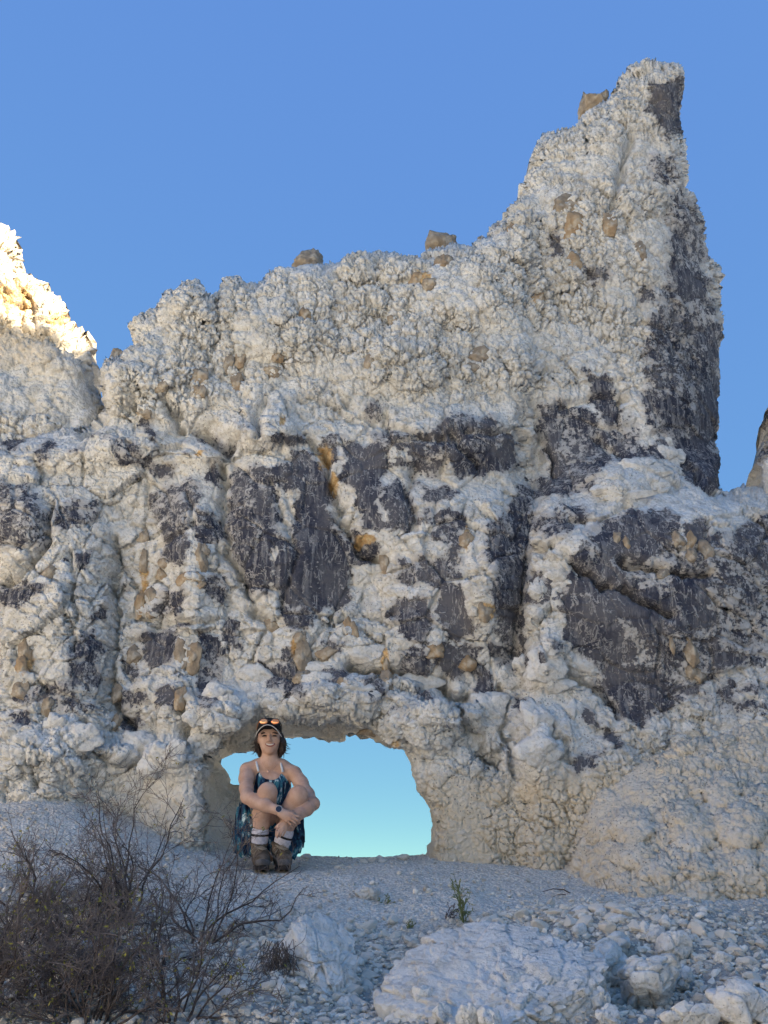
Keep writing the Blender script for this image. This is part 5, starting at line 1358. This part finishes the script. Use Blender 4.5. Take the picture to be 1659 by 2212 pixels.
# socks and boots
def sock(pts, stripe):
    s_ = SDF(LO, HI, .0042); s_.chain(pts, .01)
    P_, Q_ = s_.mesh('s', None, None)
    so_ = sdf_obj('sock', P_, Q_, M['sock'], person, PB, 2)
    s2 = SDF(LO, HI, .0042); (a, b, r) = stripe
    ax_ = (np.array(b) - np.array(a)); 
    T2 = Tubes(); T2.add([a, a + ax_ * .5, b], [r, r, r * .99], 20); T2.build('stripe', M['black'], so_, PB)
sock([(CP(522, 1590, 6.522), .0555), (CP(515, 1690, 6.53), .052), (CP(508, 1780, 6.54), .050)], (CP(518, 1612, 6.524), CP(516, 1642, 6.526), .0575))
sock([(CP(856, 1605, 6.520), .0525), (CP(820, 1700, 6.528), .052), (CP(795, 1790, 6.54), .050)], (CP(845, 1632, 6.521), CP(834, 1660, 6.524), .0548))

def boot(cx, cy, toe, gz, seed):
    """ankle boot pointing at the viewer: collar, foot, toe cap, sole, laces"""
    s_ = SDF(LO, HI, .0042)
    ank = CP(cx, cy, 6.54)
    t_ = np.array([toe[0], toe[1], 0.0])
    heel = np.array([ank[0] + .004, ank[1] + .035, gz + .05])
    ball = np.array([toe[0] * .75 + heel[0] * .25, toe[1] + .06, gz + .050])
    tip = np.array([toe[0], toe[1], gz + .046])
    s_.chain([(ank + np.array([0, 0, .005]), .051), ((ank + heel) / 2 + np.array([0, 0, .01]), .049), (heel, .044)], .02)
    s_.chain([(ank + np.array([0, -.020, -.025]), .044), (ball + np.array([0, .045, .026]), .041), (ball, .045)], .02)
    s_.chain([(heel, .042), (ball, .046)], .02)
    s_.cone(ball, tip, .048, .040, .015)
    s_.ell(tip + np.array([0, .005, -.006]), (.047, .048, .034), .015)
    # padded collar
    for k in range(14):
        a = k / 14 * 6.283
        p = ank + np.array([math.cos(a) * .046, math.sin(a) * .045, .022 + .008 * math.sin(a)]); a2 = (k + 1) / 14 * 6.283
        q = ank + np.array([math.cos(a2) * .046, math.sin(a2) * .045, .022 + .008 * math.sin(a2)])
        s_.cone(p, q, .012, .012, .006)
    s_.cut_below(gz + .018)
    P_, Q_ = s_.mesh('b', None, None)
    br = empty('boot', PB); br.parent = person; br.location = (0, 0, 0)
    b_ = sdf_obj('upper', P_, Q_, M['boot'], br, PB, 2)
    # toe cap
    s2 = SDF(LO, HI, .0042); s2.ell(tip + np.array([0, -.002, -.010]), (.0485, .0500, .034), .0); s2.cut_below(gz + .018)
    P_, Q_ = s2.mesh('c', None, None)
    sdf_obj('toe_cap', P_, Q_, M['toecap'], br, PB, 2, lambda P: P[:, 1] < tip[1] - .004)
    # sole
    n = 28; ring = []
    ax_ = tip - heel; L = math.hypot(ax_[0], ax_[1]) + .075; ang = math.atan2(ax_[1], ax_[0])
    mid = (tip + heel) / 2
    for k in range(n):
        a = k / n * 6.283
        u = math.cos(a) * (L / 2 + .012); v = math.sin(a) * (.048 + .006 * math.cos(a)) * (1 - .10 * math.cos(a + math.pi) ** 2)
        ring.append((mid[0] + u * math.cos(ang) - v * math.sin(ang), mid[1] + u * math.sin(ang) + v * math.cos(ang)))
    V = [(x, y, gz - .006) for x, y in ring] + [(x, y, gz + .022) for x, y in ring]
    bm = bmesh.new(); vs_ = [bm.verts.new(np.array(v) - PB) for v in V]
    for k in range(n): bm.faces.new((vs_[k], vs_[(k + 1) % n], vs_[n + (k + 1) % n], vs_[n + k]))
    bm.faces.new(vs_[n:]); bm.faces.new(vs_[:n][::-1])
    me = bpy.data.meshes.new('sole'); bm.to_mesh(me); bm.free(); me.materials.append(M['sole']); obj('sole', me, br)
    # laces: rungs and a bow
    T_ = Tubes(); rs = np.random.RandomState(seed)
    A = ank + np.array([0, -.062, .0]); B = ball + np.array([0, -.012, .060])
    for k in range(5):
        c_ = A * (1 - k / 4) + B * k / 4 + np.array([0, -.006 - .012 * math.sin(k / 4 * 3.1), .004])
        T_.add([c_ + np.array([-.026, .012, .006]), c_ + np.array([0, -.002, -.002]), c_ + np.array([.026, .012, .006])], [.0028] * 3, 5)
    for sx in (-1, 1):
        a0 = A + np.array([0, -.012, -.008])
        T_.add([a0, a0 + np.array([sx * .022, -.012, .006]), a0 + np.array([sx * .040, -.010, -.018]), a0 + np.array([sx * .026, -.012, -.034]), a0], [.0022] * 5, 5)
        T_.add([a0, a0 + np.array([sx * .014, -.012, -.022]), a0 + np.array([sx * (.02 + .012 * rs.rand()), -.006, -.055])], [.0022] * 3, 5)
    T_.build('laces', M['lace'], br, PB)
bz = PB[2] + .006
g1 = CP(555, 2060, 6.40); g2 = CP(840, 2040, 6.42)
boot(505, 1800, (g1[0], 6.385), bz, 1)
boot(785, 1790, (g2[0] + .004, 6.40), bz, 2)

# hair
hr = SDF(LO, HI, .0042)
hr.ell(CP(645, 330, HC + .045), (.084, .070, .100), .01)
hr.chain([(CP(795, 300, HC - .01), .018), (CP(818, 400, HC - .015), .024), (CP(815, 500, HC - .005), .022), (CP(785, 580, HC + .005), .012)], .012)
hr.chain([(CP(838, 380, HC), .014), (CP(845, 440, HC), .010)], .01)
hr.chain([(CP(488, 300, HC), .014), (CP(470, 390, HC + .005), .014), (CP(490, 490, HC + .01), .018), (CP(515, 575, HC + .015), .012)], .012)
hr.chain([(CP(560, 520, HC + .05), .03), (CP(740, 530, HC + .05), .03)], .02)
X, Y, Z = np.meshgrid(*hr.ax, indexing='ij')
hr.D += (.0022 * np.sin(X * 700 + 9 * np.sin(Z * 45) + Y * 300) * (np.abs(hr.D) < .02)).astype(np.float32)
P_, Q_ = hr.mesh('h', None, None)
hair = sdf_obj('hair', P_, Q_, M['hair'], person, PB, 1)
rs = np.random.RandomState(9); T_ = Tubes()
for k in range(70):
    side = -1 if k % 2 else 1
    if side > 0: p = CP(rs.uniform(795, 850), rs.uniform(330, 520), HC + rs.uniform(-.03, .02)); d = np.array([rs.normal() * .3 + .15, 0, -1.0])
    else: p = CP(rs.uniform(462, 500), rs.uniform(330, 500), HC + rs.uniform(-.03, .03)); d = np.array([rs.normal() * .35 - .35, 0, -1.0])
    pts = [p]
    for s_ in range(5):
        d = d + np.array([rs.normal() * .28 + side * .05 * s_, rs.normal() * .2, .05 * s_]); d /= np.linalg.norm(d); pts.append(pts[-1] + d * .011)
    T_.add(pts, np.linspace(.0026, .0008, 6), 4)
T_.build('strands', M['hair'], hair, PB)

# face
def disc(name, c, rx, rz, ry, mat, parent, bend=0.0, roll=0.0):
    D, F = ico(4); V = D * np.float32([rx, ry, rz])
    V[:, 2] += bend * (V[:, 0] / rx) ** 2
    cr, sr_ = math.cos(roll), math.sin(roll)
    V = np.stack([V[:, 0] * cr - V[:, 2] * sr_, V[:, 1], V[:, 0] * sr_ + V[:, 2] * cr], -1)
    return obj(name, np_mesh(name, V + (np.array(c) - PB), F, mat, True), parent)
for sx, ex in ((-1, 577), (1, 711)):
    disc('eye', CP(ex, 306, HC - .0815), .0160, .0058, .008, M['eye'], person, -.003, -sx * .06)
    disc('eyebrow', CP(ex + sx * 4, 268, HC - .0835), .023, .0050, .006, M['brow'], person, -.005, -sx * .10)
mo = disc('mouth', CP(651, 432, HC - .0810), .0350, .0130, .0115, M['lip'], person, .008)
disc('teeth', CP(651, 428, HC - .0850), .0285, .0072, .0095, M['teeth'], mo, .0065)

# cap, sunglasses
cp = SDF(LO, HI, .0042)
cp.ell(CP(643, 250, HC + .012), (.0855, .103, .088), .0)
cp.ell(CP(641, 180, HC - .035), (.066, .060, .050), .03)
P_, Q_ = cp.mesh('c', None, None)
zc = CP(643, 262, HC)[2]
cap = empty('cap', PB); cap.parent = person; cap.location = (0, 0, 0)
sdf_obj('crown', P_, Q_, M['cap'], cap, PB, 1, lambda P: P[:, 2] > zc - .030 * np.clip((P[:, 1] - (HC - .06)) / .1, 0, 1) + .006)
bc = CP(640, 232, HC - .060); bv = []; edge = []
nb_, mb_ = 26, 7
for i in range(nb_):
    th = -1.32 + 2.64 * i / (nb_ - 1)
    for j in range(mb_):
        t = j / (mb_ - 1)
        rx = .078 + .012 * t; ry = .030 + .072 * t
        x = math.sin(th) * rx; y = -math.cos(th) * ry
        z = .010 * t * math.cos(th) - .050 * (x / .086) ** 2 + .010 * math.cos(th)
        bv.append(bc + np.array([x, y, z]))
    edge.append(bv[-1])
bf = [(i * mb_ + j, (i + 1) * mb_ + j, (i + 1) * mb_ + j + 1, i * mb_ + j + 1) for i in range(nb_ - 1) for j in range(mb_ - 1)]
me = np_mesh('brim', np.array(bv) - PB, np.array(bf), M['cap'])
br_ = obj('brim', me, cap); md = br_.modifiers.new('thickness', 'SOLIDIFY'); md.thickness = .004
T_ = Tubes(); T_.add(edge, [.0030] * nb_, 6); T_.build('trim', M['trim'], br_, PB)
sg = empty('sunglasses', PB); tag(sg, 'orange mirrored sunglasses resting on the black cap', 'sunglasses')
for lx, ly in ((566, 117), (719, 119)):
    l_ = disc('lens', CP(lx, ly, HC - .103), .0285, .0195, .006, M['lens'], sg, 0, .10 if lx < 600 else -.10)
    T_ = Tubes(); c_ = CP(lx, ly, HC - .105); T_.add([c_ + np.array([math.cos(a) * .030, 0, math.sin(a) * .021]) for a in np.linspace(0, 6.283, 25)], [.0026] * 25, 5); T_.build('rim', M['frame'], sg, PB)
T_ = Tubes(); T_.add([CP(622, 108, HC - .106), CP(643, 100, HC - .110), CP(664, 108, HC - .106)], [.004] * 3, 6); T_.build('bridge', M['frame'], sg, PB)
for sx, x0 in ((-1, 508), (1, 778)):
    T_ = Tubes(); T_.add([CP(x0, 118, HC - .098), CP(643 + sx * 160, 165, HC - .06), CP(643 + sx * 166, 215, HC - .01), CP(643 + sx * 160, 240, HC + .04)], [.0035] * 4, 6); T_.build('temple', M['orange_plastic'] if sx < 0 else M['frame'], sg, PB)

# jewellery and watch
T_ = Tubes(); nk = [CP(x, y, Y) for x, y, Y in ((525, 625, 6.69), (545, 680, 6.664), (580, 735, 6.652), (628, 772, 6.646), (680, 755, 6.648), (725, 700, 6.660), (755, 630, 6.69))]
T_.add(nk, [.0014] * 7, 5); nck = T_.build('necklace', M['rose'], None, None); tag(nck, 'thin gold necklace with a small round pendant on the person', 'necklace')
pd = disc('pendant', CP(628, 785, 6.642), .006, .0075, .003, M['rose'], None); pd.parent = nck; pd.location = PB
wt = empty('watch', PB); tag(wt, 'round rose-gold wristwatch with dark dial on the crossed wrist', 'watch')
wc = CP(770, 1285, 6.312)
D, F = ico(4)
def drum(name, c, r, h, mat, parent, tiltz):
    bm = bmesh.new(); bmesh.ops.create_cone(bm, cap_ends=True, segments=28, radius1=r, radius2=r * .96, depth=h)
    bmesh.ops.bevel(bm, geom=[e for e in bm.edges if len(e.link_faces) == 2 and e.calc_face_angle(0) > 1], offset=h * .2, segments=2, affect='EDGES')
    me = bpy.data.meshes.new(name); bm.to_mesh(me); bm.free(); me.materials.append(mat)
    o = obj(name, me, parent, Vector(np.array(c) - PB)); o.rotation_euler = (math.radians(82), 0, tiltz); return o
drum('case', wc, .0235, .010, M['rose'], wt, .1); drum('dial', wc + np.array([-.001, -.0035, 0]), .0190, .0075, M['glass'], wt, .1)
T_ = Tubes(); ctr = CP(768, 1300, 6.342)
axd = CP(800, 1325, 6.335) - CP(745, 1298, 6.345); axd /= np.linalg.norm(axd); u1 = np.cross(axd, [0, 1, 0]); u1 /= np.linalg.norm(u1); u2 = np.cross(axd, u1)
for off in (-.006, -.002, .002, .006):
    T_.add([ctr + axd * off + (u1 * math.cos(a) + u2 * math.sin(a)) * .0285 for a in np.linspace(0, 6.283, 25)], [.0024] * 25, 5)
T_.build('band', M['strapband'], wt, PB)
T_ = Tubes(); rc = CP(757, 1535, 6.334); T_.add([rc + np.array([math.cos(a) * .0105, math.sin(a) * .0105, .004 * math.cos(a)]) for a in np.linspace(0, 6.283, 17)], [.0022] * 17, 5)
rg = T_.build('ring', M['rose'], None, None); tag(rg, 'small gold ring on the finger of the lower hand', 'ring')
